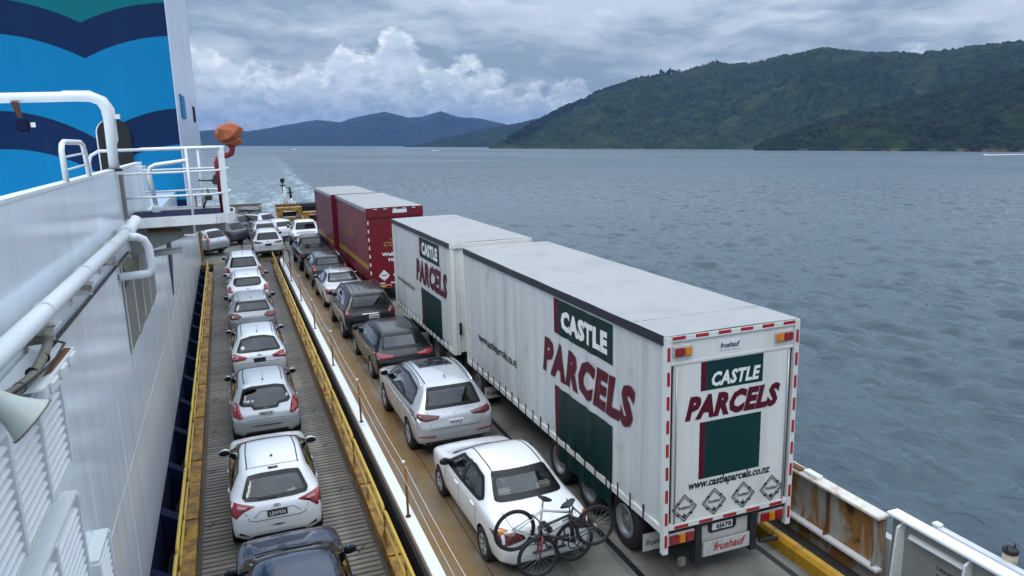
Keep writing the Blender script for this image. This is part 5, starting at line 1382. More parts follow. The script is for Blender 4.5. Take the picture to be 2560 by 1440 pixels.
    def seal_ring(s, view, *loops):
        """black border printed round a pane: strips between nested outlines"""
        def densify(a, b_, k): return [(lerp(a[0], b_[0], j / k), lerp(a[1], b_[1], j / k)) for j in range(k)]
        n = len(loops[0]); ks = [max(1, int(math.dist(loops[0][i], loops[0][(i + 1) % n]) / .09)) for i in range(n)]
        rows = []
        for lp in loops:
            q = []
            for i in range(n): q += densify(lp[i], lp[(i + 1) % n], ks[i])
            r_ = []
            for u, v in q:
                loc, nr_, d = s.hit(view, u, v); r_.append((loc + nr_ * .008) if loc is not None else (r_[-1] if r_ else Vector((0, 0, 1))))
            rows.append(r_)
        m_ = len(rows[0]); b = MB(); fs = []
        for j in range(len(rows) - 1):
            for i in range(m_): fs.append((j * m_ + i, j * m_ + (i + 1) % m_, (j + 1) * m_ + (i + 1) % m_, (j + 1) * m_ + i))
        b.add([p_ for r_ in rows for p_ in r_], fs, True); return b.build('window_seal', 'frit', s.t)
    def finish(s):
        """open the body behind the panes, line the cabin and furnish it"""
        me = s.bo.data; nf = len(me.polygons)
        ce = np.zeros(nf * 3); me.polygons.foreach_get('center', ce); ce = ce.reshape(-1, 3); nm = np.zeros(nf * 3); me.polygons.foreach_get('normal', nm); nm = nm.reshape(-1, 3)
        kill = np.zeros(nf, bool)
        for view, poly in s.holes:
            if view in ('rear', 'front'): u, v = ce[:, 0], ce[:, 2]; ok = (nm[:, 1] < -.12) & (ce[:, 1] < 0) if view == 'rear' else (nm[:, 1] > .12) & (ce[:, 1] > 0)
            else: u, v = ce[:, 1] - s.y0, ce[:, 2]; ok = (nm[:, 0] < -.25) if view == 'left' else (nm[:, 0] > .25)
            ins = np.zeros(nf, bool)
            for i in range(len(poly)):
                (ax, az_), (bx, bz_) = poly[i - 1], poly[i]
                if abs(bz_ - az_) < 1e-9: continue
                ins ^= ((az_ > v) != (bz_ > v)) & (u < (bx - ax) * (v - az_) / (bz_ - az_) + ax)
            kill |= ok & ins
        bm = bmesh.new(); bm.from_mesh(me); bm.faces.ensure_lookup_table()
        bmesh.ops.delete(bm, geom=[bm.faces[i] for i in np.nonzero(kill)[0]], context='FACES'); bm.to_mesh(me)
        bm.normal_update()
        for v in bm.verts: v.co -= v.normal * .022
        bmesh.ops.reverse_faces(bm, faces=bm.faces[:])
        b = MB(); b.bm(bm, True); b.build('cabin_lining', s.p.get('trim', 'interior_dark'), s.t)
        p = s.p; z0 = p['st'][4][2] + .10; bl = interp(p['belt'], 1.5); tr = s.p.get('trim', 'interior_dark'); L = s.L
        b = MB(); b.box(-s.W * .40, s.W * .40, s.Y(L * .12), s.Y(L * .72), z0 - .04, z0); b.build('cabin_floor', 'interior_dark', s.t)
        b = MB(); yb = s.Y(L * .26); b.cbox(-.60, .60, yb, yb + .48, z0 + .08, z0 + .30, .05)
        b.prism([(-.60, yb - .02, z0 + .22), (-.60, yb + .10, z0 + .22), (-.60, yb - .04, bl + .06), (-.60, yb - .16, bl + .06)], (1.2, 0, 0)); rs = b.build('rear_seat', tr, s.t, bevel=.03)
        for x in (-.38, .38):
            b = MB(); b.cbox(x - .13, x + .13, yb - .20, yb - .10, bl + .07, bl + .24, .035); b.build('headrest', tr, rs)
        for x in (-.37, .37):
            yf_ = s.Y(L * .50); b = MB(); b.cbox(x - .25, x + .25, yf_, yf_ + .50, z0 + .10, z0 + .30, .05)
            b.prism([(x - .24, yf_ - .02, z0 + .24), (x - .24, yf_ + .10, z0 + .24), (x - .24, yf_ - .06, bl + .10), (x - .24, yf_ - .18, bl + .10)], (.48, 0, 0)); fs_ = b.build('front_seat', tr, s.t, bevel=.03)
            b = MB(); b.cbox(x - .13, x + .13, yf_ - .21, yf_ - .11, bl + .12, bl + .29, .035); b.build('headrest', tr, fs_)
        zs = interp(p['belt'], .5) - .03 if p.get('shelf') else z0 + .42
        b = MB(); b.cbox(-.62, .62, s.Y(L * .10), s.Y(L * .235), zs - .03, zs, .01); sh = b.build('parcel_shelf', tr, s.t)
        if p.get('shelf'):
            for x, rr in ((-.34, .15), (.34, .10)):
                b = MB(); b.lathe([(zs + .001, .001), (zs + .012, rr), (zs + .03, rr * .8), (zs + .03, .001)], (x, s.Y(L * .165), 0), 'z', 18); b.build('speaker', 'interior_dark', sh)
            b = MB(); b.prism([(-.05, s.Y(L * .13), zs + .002), (.30, s.Y(L * .14), zs + .002), (.26, s.Y(L * .21), zs + .002), (-.02, s.Y(L * .20), zs + .002)], (0, 0, .035)); b.build('folded_cloth', 'print_white', sh)
        b = MB(); b.cbox(-s.W * .41, s.W * .41, s.Y(L * .69), s.Y(L * .76), z0 + .3, bl + .02, .04); b.build('dashboard', 'interior_dark', s.t)
    def both(s, name, view, poly, m, **kw):
        """mirrored pair"""
        if view in ('rear', 'front', 'top'):
            s.patch(name, view, poly, m, **kw); s.patch(name, view, [(-a, b) for a, b in poly][::-1], m, **kw)
        else:
            s.patch(name, 'left', poly, m, **kw); s.patch(name, 'right', poly, m, **kw)
    def line(s, name, view, pts, w, m='plastic_black', **kw):
        """thin strip along a polyline"""
        P = [Vector(q) for q in pts]; up, dn = [], []
        for i, q in enumerate(P):
            d = (P[min(i + 1, len(P) - 1)] - P[max(0, i - 1)]).normalized(); n_ = Vector((-d.y, d.x)) * w / 2
            up.append(tuple(q + n_)); dn.append(tuple(q - n_))
        return s.patch(name, view, up + dn[::-1], m, off=kw.pop('off', .0025), rnd=0, step=kw.pop('step', .12), **kw)
    def mirror(s, y, z, m=None, size=(.20, .13), w=None):
        for sg in (-1, 1):
            x0 = sg * (s.W / 2 * .895)
            b = MB(); bm = bmesh.new(); bmesh.ops.create_icosphere(bm, subdivisions=2, radius=1)
            for v in bm.verts:
                v.co = Vector((x0 + sg * (.02 + size[0] / 2) + v.co.x * size[0] / 2, s.Y(y) + (v.co.y * .10 if v.co.y > 0 else v.co.y * .02), z + v.co.z * size[1] / 2 * (1.15 - .25 * sg * v.co.x)))
            b.bm(bm, True); b.tube([(x0 - sg * .08, s.Y(y) + .02, z - .05), (x0 + sg * .10, s.Y(y) + .03, z - .03)], .025, 6); o = b.build('mirror', m or s.paint, s.t)
            b = MB(); b.lathe([(-.001, .001), (0, .8), (.012, .9)], (0, 0, 0), 'y', 16)
            b.v = [(x0 + sg * (.02 + size[0] / 2) + a * size[0] / 2 * 1.05, s.Y(y) - .027 + bb, z + c * size[1] / 2 * .98) for a, bb, c in b.v]
            b.build('mirror_glass', 'mirror_dark', o)
    def handles(s, ys, z, m=None):
        for y in ys:
            for sg, vw in ((-1, 'left'), (1, 'right')):
                loc, n_, _ = s.hit(vw, y, z)
                if loc is None: continue
                b = MB(); b.cbox(loc.x - .022, loc.x + .022, s.Y(y - .10), s.Y(y + .10), z - .016, z + .018, .008); b.build('door_handle', m or s.paint, s.t)
    def plate(s, z, txt, m='plate_white', ink='ink', x=0.0, w=.36, h=.125):
        loc, n_, _ = s.hit('rear', x, z); l2, _, _ = s.hit('rear', x, z + h / 2); l3, _, _ = s.hit('rear', x, z - h / 2)
        yy = min(q.y for q in (loc, l2, l3) if q is not None) - .008
        b = MB(); b.cbox(x - w / 2, x + w / 2, yy - .006, yy + .03, z - h / 2, z + h / 2, .004); o = b.build('number_plate', m, s.t)
        if txt: lettering('lettering', txt, .10, lambda u, v: (x - w / 2 + .035 + u, yy - .009, z - .036 + v), ink, o, fit_w=w - .07, bold=.003)
    def antenna(s, y, h=.2, x=0.0, lean=-.10):
        loc, _, _ = s.hit('top', x, y)
        b = MB(); b.tube([loc, loc + Vector((0, lean, h))], .006, 5, r2=.004); b.lathe([(0, .03), (.02, .02), (.03, .006)], loc, 'z', 8); b.build('antenna', 'plastic_black', s.t)
    def fin(s, y):
        loc, _, _ = s.hit('top', 0, y)
        b = MB(); b.prism([(-.012, loc.y - .08, loc.z), (-.012, loc.y + .10, loc.z), (-.012, loc.y - .07, loc.z + .07)], (.024, 0, 0)); b.build('antenna', s.paint, s.t)
    def rails(s, x, y0, y1, m='plastic_black', h=.05):
        for sg in (-1, 1):
            P = []
            for k in range(7):
                y = lerp(y0, y1, k / 6); loc, _, _ = s.hit('top', sg * x, y); P.append(loc + Vector((0, 0, h if 0 < k < 6 else .0)))
            b = MB(); b.tube(P, .018, 6); b.build('roof_rail', m, s.t)
    def wiper(s, x0, z0, x1, z1):
        P = []
        for k in range(4):
            loc, n_, _ = s.hit('rear', lerp(x0, x1, k / 3), lerp(z0, z1, k / 3)); P.append(loc + n_ * .02)
        b = MB(); b.tube(P, .011, 5, r2=.006); b.build('rear_wiper', 'plastic_black', s.t)
    def badge(s, z, m='chrome', kind='oval', x=0.0, r=.05):
        loc, n_, _ = s.hit('rear', x, z)
        b = MB()
        if kind == 'oval':
            b.tube([loc + Vector((r * 1.4 * math.cos(a), -.008, r * math.sin(a))) for a in np.linspace(0, 2 * math.pi, 17)[:-1]], .007, 5, closed=True)
            b.tube([loc + Vector((r * .6 * math.cos(a), -.008, .45 * r + r * .45 * math.sin(a))) for a in np.linspace(0, 2 * math.pi, 13)[:-1]], .006, 5, closed=True)
            b.tube([loc + Vector((r * .35 * math.cos(a), -.008, r * .9 * math.sin(a))) for a in np.linspace(0, 2 * math.pi, 13)[:-1]], .006, 5, closed=True)
        elif kind == 'H':
            b.box(loc.x - r, loc.x - r * .6, loc.y - .014, loc.y - .004, loc.z - r, loc.z + r); b.box(loc.x + r * .6, loc.x + r, loc.y - .014, loc.y - .004, loc.z - r, loc.z + r); b.box(loc.x - r * .6, loc.x + r * .6, loc.y - .014, loc.y - .004, loc.z - r * .2, loc.z + r * .2)
        elif kind == 'tri':
            for a in (90, 210, 330):
                c0 = Vector((math.cos(R(a)), 0, math.sin(R(a)))) * r * .6; u_ = c0.normalized() * r * .55; v_ = Vector((-u_.z, 0, u_.x)) * .5
                b.prism([loc + c0 + u_ + Vector((0, -.004, 0)), loc + c0 + v_ + Vector((0, -.004, 0)), loc + c0 - u_ + Vector((0, -.004, 0)), loc + c0 - v_ + Vector((0, -.004, 0))], (0, -.01, 0))
        else:
            b.box(loc.x - r * 1.4, loc.x + r * 1.4, loc.y - .014, loc.y - .004, loc.z - r * .35, loc.z + r * .35)
        b.build('badge', m, s.t)

def hatch_st(L, H, tail, gl0, gl1, wt, wb, hood, nose, bz=.22, rake=.0, wrear=.965, wroof=1.0):
    """station table from the rear: tail height, rear glass base (y,z), rear glass top (y,z), windscreen top (y,z), base (y,z), hood front z, nose z"""
    return [(0.0, tail[0], bz + .20, wrear * .90), (.03, tail[1] - .08, bz + .09, wrear * .965), (.10, tail[1], bz + .02, wrear),
            (gl0[0], gl0[1], bz, wrear * 1.01), (gl1[0], gl1[1], bz, .985, wroof * .97), (gl1[0] + .16, gl1[1] + .035, bz, .99, wroof * .97), (lerp(gl1[0], wt[0], .5), H, bz, 1.0, wroof),
            (wt[0], wt[1], bz, 1.0, wroof * .97), (wb[0], wb[1], bz, .985), (wb[0] + .16, wb[1] - .035, bz, .98), (lerp(wb[0], L, .6), hood, bz, .96), (L - .16, hood - .12, bz + .02, .90), (L - .03, nose + .06, bz + .05, .82), (L, nose, bz + .16, .70)]
WHITE = paint('white', (.83, .85, .86)); PEARL = paint('pearl', (.62, .65, .68), .2); SILVER = paint('silver', (.50, .52, .54), .55, .32); SILVER2 = paint('silver_light', (.50, .53, .56), .45, .32)
GREY = paint('grey', (.075, .082, .095), .4, .32); GREYL = paint('grey_light', (.27, .285, .30), .5, .32); BLACK = paint('black', (.005, .006, .008), .0, .25, .45); DARKG = paint('dark_green_grey', (.020, .024, .028), .3, .28, .6); BLUE = paint('blue', (.010, .026, .060), .3, .22, .7)
SLOPE = .0062
def ramp_car(name, label, x, yr, p, **kw):
    return Car(name, label, x, yr, rz_(yr + p['L'] / 2) + .026, p, 0, SLOPE, **kw)
def door_lines(c, ys, zlo, zhi):
    for y in ys:
        for vw in ('left', 'right'): c.line('door_seam', vw, [(y, zlo), (y + .02, lerp(zlo, zhi, .5)), (y, zhi)], .012)
def roof_ditch(c, x, y0, y1, m='plastic_black'):
    for sg in (-1, 1): c.line('roof_ditch', 'top', [(sg * x, y0), (sg * (x + .01), lerp(y0, y1, .5)), (sg * (x - .02), y1)], .022, m, off=.004)

def small_hatch(label, x, yr, col):
    """white supermini seen from behind"""
    L, W, H = 3.95, 1.70, 1.50
    p = dict(L=L, W=W, H=H, paint=col, wr=.30, axles=(.62, 3.13), rw=.565, belt=[(0, .98), (2.9, .93), (4, .8)],
             st=hatch_st(L, H, (.62, .93), (.17, 1.0), (.50, 1.43), (2.1, 1.445), (2.95, 1.04), .93, .58))
    c = ramp_car('hatchback', label, x, yr, p)
    rw = c.patch('rear_window', 'rear', [(-.56, .985), (-.30, .965), (.30, .965), (.56, .985), (.60, 1.05), (.47, 1.345), (.25, 1.365), (-.25, 1.365), (-.47, 1.345), (-.60, 1.05)], 'glass_clear', rnd=.3)
    lettering('sticker', 'mode', .06, lambda u, v: tuple(c.hit('rear', .22 + u, 1.035 + v + u * .1)[0] + Vector((0, -.012, .004))), 'print_white', rw)
    c.both('side_window', 'left', [(.62, 1.02), (1.55, .985), (2.75, .97), (2.62, 1.06), (2.05, 1.37), (1.3, 1.415), (.78, 1.34)], 'glass_clear', rnd=.2)
    c.patch('windscreen', 'front', [(-.66, 1.05), (.66, 1.05), (.54, 1.38), (-.54, 1.38)], 'glass_dark')
    for vw in ('left', 'right'): c.line('pillar', vw, [(1.48, .98), (1.42, 1.41)], .07, 'plastic_black', off=.011)
    c.both('tail_lamp', 'rear', [(.38, .90), (.72, .985), (.81, .965), (.80, .80), (.73, .735), (.60, .835)], 'lamp_red', rnd=.15, off=.012)
    c.both('lamp_lens', 'rear', [(.52, .895), (.70, .93), (.71, .88), (.62, .865)], 'lamp_white', rnd=.1, off=.016)
    c.both('reflector', 'rear', [(.50, .33), (.70, .40), (.70, .46)], 'lamp_dark', rnd=.1)
    c.patch('brake_lamp', 'rear', [(-.09, 1.405), (.09, 1.405), (.09, 1.43), (-.09, 1.43)], 'lamp_dark', rnd=0, off=.01)
    c.line('tailgate_seam', 'rear', [(-.60, .99), (-.565, .80), (-.50, .66), (-.40, .63), (.40, .63), (.50, .66), (.565, .80), (.60, .99)], .012)
    c.line('plate_recess', 'rear', [(-.42, .70), (-.30, .80), (.30, .80), (.42, .70)], .012, 'paint_grey' if 'paint_grey' in MATS else 'plastic_black')
    c.patch('lower_bumper', 'rear', [(-.55, .24), (.55, .24), (.46, .33), (-.46, .33)], 'plastic_black', rnd=.1)
    c.badge(.865, r=.042); c.plate(.745, 'LBW976', 'plate_black', 'print_white'); c.wiper(.0, .985, -.33, .995)
    c.mirror(2.55, 1.03, size=(.24, .15)); c.handles((1.05, 2.0), .86, 'chrome'); c.antenna(.95, .12); roof_ditch(c, .47, .60, 2.05)
    door_lines(c, (1.45, 2.6), .32, .95); c.line('tailgate_top', 'top', [(-.50, .62), (0, .60), (.50, .62)], .012, off=.004)
    return c
def fit_hatch(label, x, yr, col):
    L, W, H = 3.90, 1.695, 1.525
    p = dict(L=L, W=W, H=H, paint=col, wr=.30, axles=(.60, 3.10), rw=.56, belt=[(0, .96), (2.9, .92), (4, .8)],
             st=hatch_st(L, H, (.60, .86), (.16, .96), (.46, 1.44), (2.2, 1.45), (3.15, 1.02), .92, .58))
    c = ramp_car('hatchback', label, x, yr, p)
    rw = c.patch('rear_window', 'rear', [(-.55, .99), (-.34, .975), (-.29, .89), (.29, .89), (.34, .975), (.55, .99), (.62, 1.05), (.50, 1.36), (.3, 1.40), (-.3, 1.40), (-.50, 1.36), (-.62, 1.05)], 'glass_dark', rnd=.25)
    for x0, w_ in ((-.47, .10), (-.33, .06)):
        c.patch('sticker', 'rear', [(x0, 1.06), (x0 + w_, 1.065), (x0 + w_, 1.115), (x0, 1.11)], 'print_white', rnd=0, off=.012, parent=rw)
    c.patch('sticker', 'rear', [(.50, 1.10), (.58, 1.11), (.54, 1.19)], 'print_white', rnd=0, off=.012, parent=rw)
    c.both('side_window', 'left', [(.60, 1.03), (1.5, .99), (2.9, .96), (2.75, 1.06), (2.15, 1.38), (1.3, 1.43), (.72, 1.36)], 'glass_dark', rnd=.2)
    c.patch('windscreen', 'front', [(-.66, 1.05), (.66, 1.05), (.54, 1.40), (-.54, 1.40)], 'glass_dark')
    c.both('tail_lamp', 'rear', [(.56, .74), (.64, .72), (.79, .80), (.80, 1.0), (.74, 1.16), (.66, 1.08)], 'lamp_red', rnd=.15, off=.012)
    c.both('lamp_lens', 'rear', [(.70, 1.05), (.78, 1.05), (.75, 1.12)], 'lamp_white', rnd=.1, off=.016)
    c.line('tailgate_seam', 'rear', [(-.56, .80), (-.44, .66), (.44, .66), (.56, .80)], .012)
    c.patch('lower_bumper', 'rear', [(-.60, .25), (.60, .25), (.5, .36), (-.5, .36)], 'plastic_black', rnd=.1)
    c.badge(.915, kind='H', r=.045); c.plate(.80, 'PRN116'); c.mirror(2.65, 1.02, size=(.20, .15)); c.handles((1.05, 2.05), .86); c.antenna(.72, .22)
    roof_ditch(c, .47, .52, 2.15); door_lines(c, (1.45, 2.6), .32, .95)
    return c
def wagon(label, x, yr, col, plate_col='plate_black'):
    L, W, H = 4.40, 1.695, 1.49
    p = dict(L=L, W=W, H=H, paint=col, wr=.31, axles=(.85, 3.45), rw=.545, belt=[(0, .95), (3.2, .90), (4.4, .78)],
             st=hatch_st(L, H, (.60, .90), (.16, .98), (.52, 1.42), (2.55, 1.43), (3.35, 1.0), .90, .56))
    c = ramp_car('station_wagon', label, x, yr, p)
    rw = c.patch('rear_window', 'rear', [(-.60, .965), (.60, .965), (.66, 1.0), (.50, 1.33), (.2, 1.39), (-.2, 1.39), (-.50, 1.33), (-.66, 1.0)], 'glass_dark', rnd=.2)
    c.patch('sticker', 'rear', [(-.53, 1.04), (-.42, 1.04), (-.42, 1.14), (-.53, 1.13)], 'print_white', rnd=.4, off=.012, parent=rw)
    c.both('side_window', 'left', [(.60, 1.0), (1.6, .965), (3.1, .93), (2.9, 1.05), (2.4, 1.35), (1.4, 1.40), (.76, 1.33)], 'glass_dark', rnd=.2)
    c.patch('windscreen', 'front', [(-.66, 1.03), (.66, 1.03), (.54, 1.37), (-.54, 1.37)], 'glass_dark')
    c.both('tail_lamp', 'rear', [(.36, .835), (.44, .77), (.80, .74), (.82, .92), (.70, .95)], 'lamp_red', rnd=.12, off=.012)
    c.both('lamp_lens', 'rear', [(.62, .80), (.79, .79), (.79, .83), (.64, .84)], 'lamp_white', rnd=.1, off=.016)
    c.line('tailgate_seam', 'rear', [(-.62, .96), (-.58, .66), (.58, .66), (.62, .96)], .012); c.badge(.865, r=.045); c.plate(.735, None, plate_col); c.wiper(.02, .985, .30, 1.02)
    c.mirror(2.95, 1.0, size=(.20, .13)); c.handles((1.35, 2.4), .84); c.antenna(.80, .26); roof_ditch(c, .47, .55, 2.5); door_lines(c, (1.8, 2.95), .3, .92)
    return c
def suv(label, x, yr, p2, name='suv', ramp=True, rz=0.0, z=0.0, group=None):
    """generic five door: dict overrides"""
    d = dict(L=4.6, W=1.81, H=1.68, paint=WHITE, wr=.345, axles=(.90, 3.55), rw=.57, belt=[(0, 1.08), (3.2, 1.03), (4.6, .92)], tail=(.72, 1.00), gl0=(.17, 1.09), gl1=(.46, 1.57), wt=(2.65, 1.60), wb=(3.5, 1.13), hood=1.03, nose=.68, bz=.30, win='wide', lamp='box', glass='glass_dark', rail=None, lamp_m='lamp_red', spokes=5)
    d.update(p2)
    d['st'] = hatch_st(d['L'], d['H'], d['tail'], d['gl0'], d['gl1'], d['wt'], d['wb'], d['hood'], d['nose'], d['bz'])
    if ramp: c = ramp_car(name, label, x, yr, d, group=group)
    else: c = Car(name, label, x, yr, z, d, rz, group=group)
    zg0, zg1 = d['gl0'][1] + .02, d['gl1'][1] - .045; hw = d['W'] / 2; k = d['H'] / 1.68; L = d['L']
    if d['win'] == 'wide': P = [(-.66, zg0), (.66, zg0), (.53, zg1), (-.53, zg1)]; rd = .12
    else: P = [(-.60, zg0 + .08), (-.48, zg0 - .02), (.48, zg0 - .02), (.60, zg0 + .08), (.54, zg1 - .03), (.44, zg1), (-.44, zg1), (-.54, zg1 - .03)]; rd = .6
    if d.get('winw'): P = [(a * d['winw'], b) for a, b in P]
    c.patch('rear_window', 'rear', P, d['glass'], rnd=rd)
    zb = interp(d['belt'], 1.0)
    c.both('side_window', 'left', [(.55, zb + .06), (2.0, zb + .02), (d['wb'][0] - .3, interp(d['belt'], 3.2) + .03), (d['wt'][0] + .1, d['wt'][1] - .11), (1.6, d['H'] - .12), (.72, d['gl1'][1] - .09)], 'glass_dark', rnd=.2)
    c.patch('windscreen', 'front', [(-.68, d['wb'][1] + .03), (.68, d['wb'][1] + .03), (.56, d['wt'][1] - .06), (-.56, d['wt'][1] - .06)], 'glass_dark')
    lm = d['lamp_m']; zl = d['gl0'][1]
    if d['lamp'] == 'box': P = [(hw - .27, zl - .22), (hw - .04, zl - .22), (hw - .04, zl + .02), (hw - .20, zl + .02)]
    elif d['lamp'] == 'oval': P = [(hw - .50, zl - .14), (hw - .36, zl - .22), (hw - .10, zl - .22), (hw - .03, zl - .10), (hw - .10, zl - .02), (hw - .34, zl - .02)]
    elif d['lamp'] == 'tall': P = [(hw - .20, zl - .20), (hw - .05, zl - .20), (hw - .12, zl + .36), (hw - .22, zl + .36)]
    elif d['lamp'] == 'wing': P = [(hw - .58, zl - .12), (hw - .52, zl - .18), (hw - .24, zl - .20), (hw - .03, zl - .14), (hw - .03, zl - .02), (hw - .30, zl - .07)]
    else: P = [(hw - .52, zl - .10), (hw - .40, zl - .17), (hw - .04, zl - .14), (hw - .04, zl + .02), (hw - .2, zl + .0)]
    c.both('tail_lamp', 'rear', P, lm, rnd=.3 if d['lamp'] == 'oval' else .12, off=.012)
    c.line('tailgate_seam', 'rear', [(-.62, zl - .03), (-.58, zl - .40), (.58, zl - .40), (.62, zl - .03)], .012)
    c.patch('lower_bumper', 'rear', [(-hw + .12, d['bz'] + .0), (hw - .12, d['bz'] + .0), (hw - .20, d['bz'] + .14), (-hw + .20, d['bz'] + .14)], 'plastic_black', rnd=.1)
    if d.get('plate', 1): c.plate(zl - .28, d.get('ptxt'), d.get('pm', 'plate_white'))
    c.badge(zl - .10, kind=d.get('badge', 'bar'), r=.045)
    c.mirror(d['wb'][0] - .45, zb + .10, size=(.21, .16)); c.handles((1.45, 2.5), zb - .12, d.get('handle')); door_lines(c, (1.85, 2.9), d['bz'] + .12, zb)
    if d['rail']: c.rails(d['rw'] - .03, .62, d['wt'][0] - .1, d['rail'], .035)
    else: roof_ditch(c, d['rw'] - .08, .52, d['wt'][0] - .05)
    return c

# ---- ramp lane, near to far
p = dict(L=4.5, W=1.76, H=1.47, paint=BLUE, wr=.31, axles=(.95, 3.55), rw=.56, belt=[(0, .98), (3.0, .95), (4.5, .80)],
         st=[(0, .75, .45, .8), (.05, .92, .32, .9), (.12, 1.0, .25, .95), (.6, 1.04, .22, .98), (1.1, 1.38, .22, .99), (1.3, 1.43, .22, 1), (1.9, 1.47, .22, 1), (2.55, 1.42, .22, 1, .98), (3.25, 1.02, .22, .99), (3.4, .985, .22, .985), (3.95, .91, .22, .96), (4.3, .80, .25, .90), (4.46, .66, .28, .8), (4.5, .58, .36, .66)])
c = ramp_car('sedan', 'dark blue car cut off by the bottom edge, bonnet against the white hatchback', .40, 8.55, p)
c.patch('windscreen', 'front', [(-.70, 1.035), (.70, 1.035), (.58, 1.36), (-.58, 1.36)], 'glass_clear', rnd=.15)
c.both('side_window', 'left', [(1.25, 1.02), (3.0, 1.0), (2.5, 1.32), (1.6, 1.36)], 'glass_dark'); c.mirror(2.85, 1.05, size=(.22, .15)); c.handles((1.5, 2.4), .9)
for sg in (-1, 1): c.line('screen_trim', 'top', [(sg * .60, 2.60), (sg * .70, 3.2)], .03, 'chrome', off=.006)
c.line('bonnet_seam', 'top', [(-.68, 3.36), (0, 3.50), (.68, 3.36)], .014, off=.004)
for sg in (-1, 1): c.line('bonnet_seam', 'top', [(sg * .72, 3.36), (sg * .66, 4.2)], .010, off=.004)
b = MB(); b.tube([(-.1, 1.02, 1.05), (.52, .92, 1.10)], .012, 5); b.build('wiper', 'plastic_black', c.t); b = MB(); b.tube([(-.55, 1.02, 1.05), (-.05, .96, 1.10)], .012, 5); b.build('wiper', 'plastic_black', c.t)
small_hatch('white hatchback with black plate LBW976 and red lamps, second car up the ramp', .31, 13.75, WHITE)
fit_hatch('silver hatchback with white plate PRN116 and tall red lamps on the ramp', .39, 19.0, SILVER2)
wagon('pale silver wagon with wide red lamps and a round window sticker on the ramp', .46, 24.15, PEARL)
c = suv('grey crossover with dark red oval tail lamps in the ramp queue', .46, 29.4, dict(L=4.3, W=1.77, H=1.60, paint=GREYL, lamp='oval', lamp_m='lamp_dark', rail='chrome', rw=.56, plate=0, wb=(3.3, 1.10), wt=(2.5, 1.53), gl1=(.44, 1.50), axles=(.8, 3.4)), 'crossover'); c.antenna(.72, .05)
c = suv('white crossover with a rounded dark rear window, fifth in the ramp queue', .46, 34.7, dict(L=4.35, W=1.80, H=1.58, paint=WHITE, win='round', plate=0, wb=(3.35, 1.10), wt=(2.5, 1.51), gl1=(.48, 1.48), axles=(.8, 3.4)), 'crossover'); c.antenna(.75, .05)
c = suv('white off-roader with black roof rails at the top of the ramp', .42, 39.9, dict(L=4.6, W=1.80, H=1.74, paint=WHITE, rail='plastic_black', plate=0, wb=(3.5, 1.16), wt=(2.7, 1.66), gl1=(.40, 1.62)), 'suv'); c.antenna(.78, .22)

# ---- deck lane on the right, near to far
p = dict(L=4.37, W=1.70, H=1.47, paint=WHITE, trim='interior_light', shelf=1, wr=.30, axles=(.86, 3.46), rw=.585, belt=[(0, .96), (3.0, .90), (4.4, .76)],
         st=[(0.0, .68, .46, .82), (.03, .86, .32, .90), (.10, .935, .24, .95), (.34, .98, .22, .98), (.62, 1.01, .22, .99), (1.18, 1.37, .22, .995, .95), (1.36, 1.42, .22, 1.0, .96), (1.95, 1.465, .22, 1.0), (2.45, 1.42, .22, 1.0, .97), (3.2, 1.0, .22, .985), (3.36, .965, .22, .98), (3.9, .88, .22, .95), (4.2, .76, .25, .88), (4.34, .62, .28, .8), (4.37, .55, .36, .68)])
c = Car('sedan', 'white sedan carrying two bicycles on its boot rack beside the nearest trailer', 4.37, 10.35, 0, p, R(1.2))
c.patch('rear_window', 'rear', [(-.62, 1.075), (.62, 1.075), (.50, 1.375), (-.50, 1.375)], 'glass_clear', rnd=.15)
c.both('side_window', 'left', [(.98, 1.05), (1.1, .985), (2.0, .955), (3.0, .93), (2.85, 1.03), (2.35, 1.33), (1.7, 1.37), (1.3, 1.31)], 'glass_clear', rnd=.2)
for vw in ('left', 'right'): c.line('pillar', vw, [(1.98, .96), (1.92, 1.37)], .07, 'plastic_black', off=.011)
c.patch('windscreen', 'front', [(-.66, 1.03), (.66, 1.03), (.54, 1.36), (-.54, 1.36)], 'glass_clear', rnd=.15)
c.both('tail_lamp', 'rear', [(.38, .74), (.80, .66), (.83, .80), (.78, .87), (.44, .86)], 'lamp_dark', rnd=.2, off=.012)
c.both('indicator_lamp', 'left', [(.10, .83), (.22, .86), (.20, .92), (.09, .90)], 'lamp_amber', rnd=.3, off=.012)
c.line('bumper_seam', 'rear', [(-.80, .62), (0, .60), (.80, .62)], .012); c.mirror(2.85, .99, 'plastic_black', (.20, .13)); c.handles((1.35, 2.25), .83)
door_lines(c, (1.20, 2.10, 3.0), .30, .90); roof_ditch(c, .47, 1.25, 2.4); c.line('bonnet_seam', 'top', [(-.66, 3.32), (0, 3.42), (.66, 3.32)], .016, off=.004)
c.line('boot_seam', 'top', [(-.60, .52), (-.58, .12)], .01, off=.004); c.line('boot_seam', 'top', [(.60, .52), (.58, .12)], .01, off=.004)
SEDAN = c
p = dict(L=4.71, W=1.86, H=1.74, paint=SILVER2, tail=(.75, 1.02), gl0=(.17, 1.12), gl1=(.46, 1.60), wt=(2.7, 1.64), wb=(3.6, 1.17), rw=.60, lamp='wing', lamp_m='lamp_dark', ptxt='PKS923', badge='tri', axles=(.92, 3.62), wr=.36, spokes=6, rail=None, belt=[(0, 1.12), (3.2, 1.06), (4.7, .95)], glass='glass_dark')
c = suv('silver SUV with a glass sunroof and plate PKS923 behind the white sedan', 4.34, 15.45, p, 'suv', False, R(.6))
c.patch('sunroof', 'top', [(-.42, 1.55), (.42, 1.55), (.40, 2.45), (-.40, 2.45)], 'glass_dark', rnd=.1, off=.006); c.fin(.85); c.rails(.60, .6, 2.6, 'chrome', .03); c.wiper(.38, 1.155, .0, 1.20)
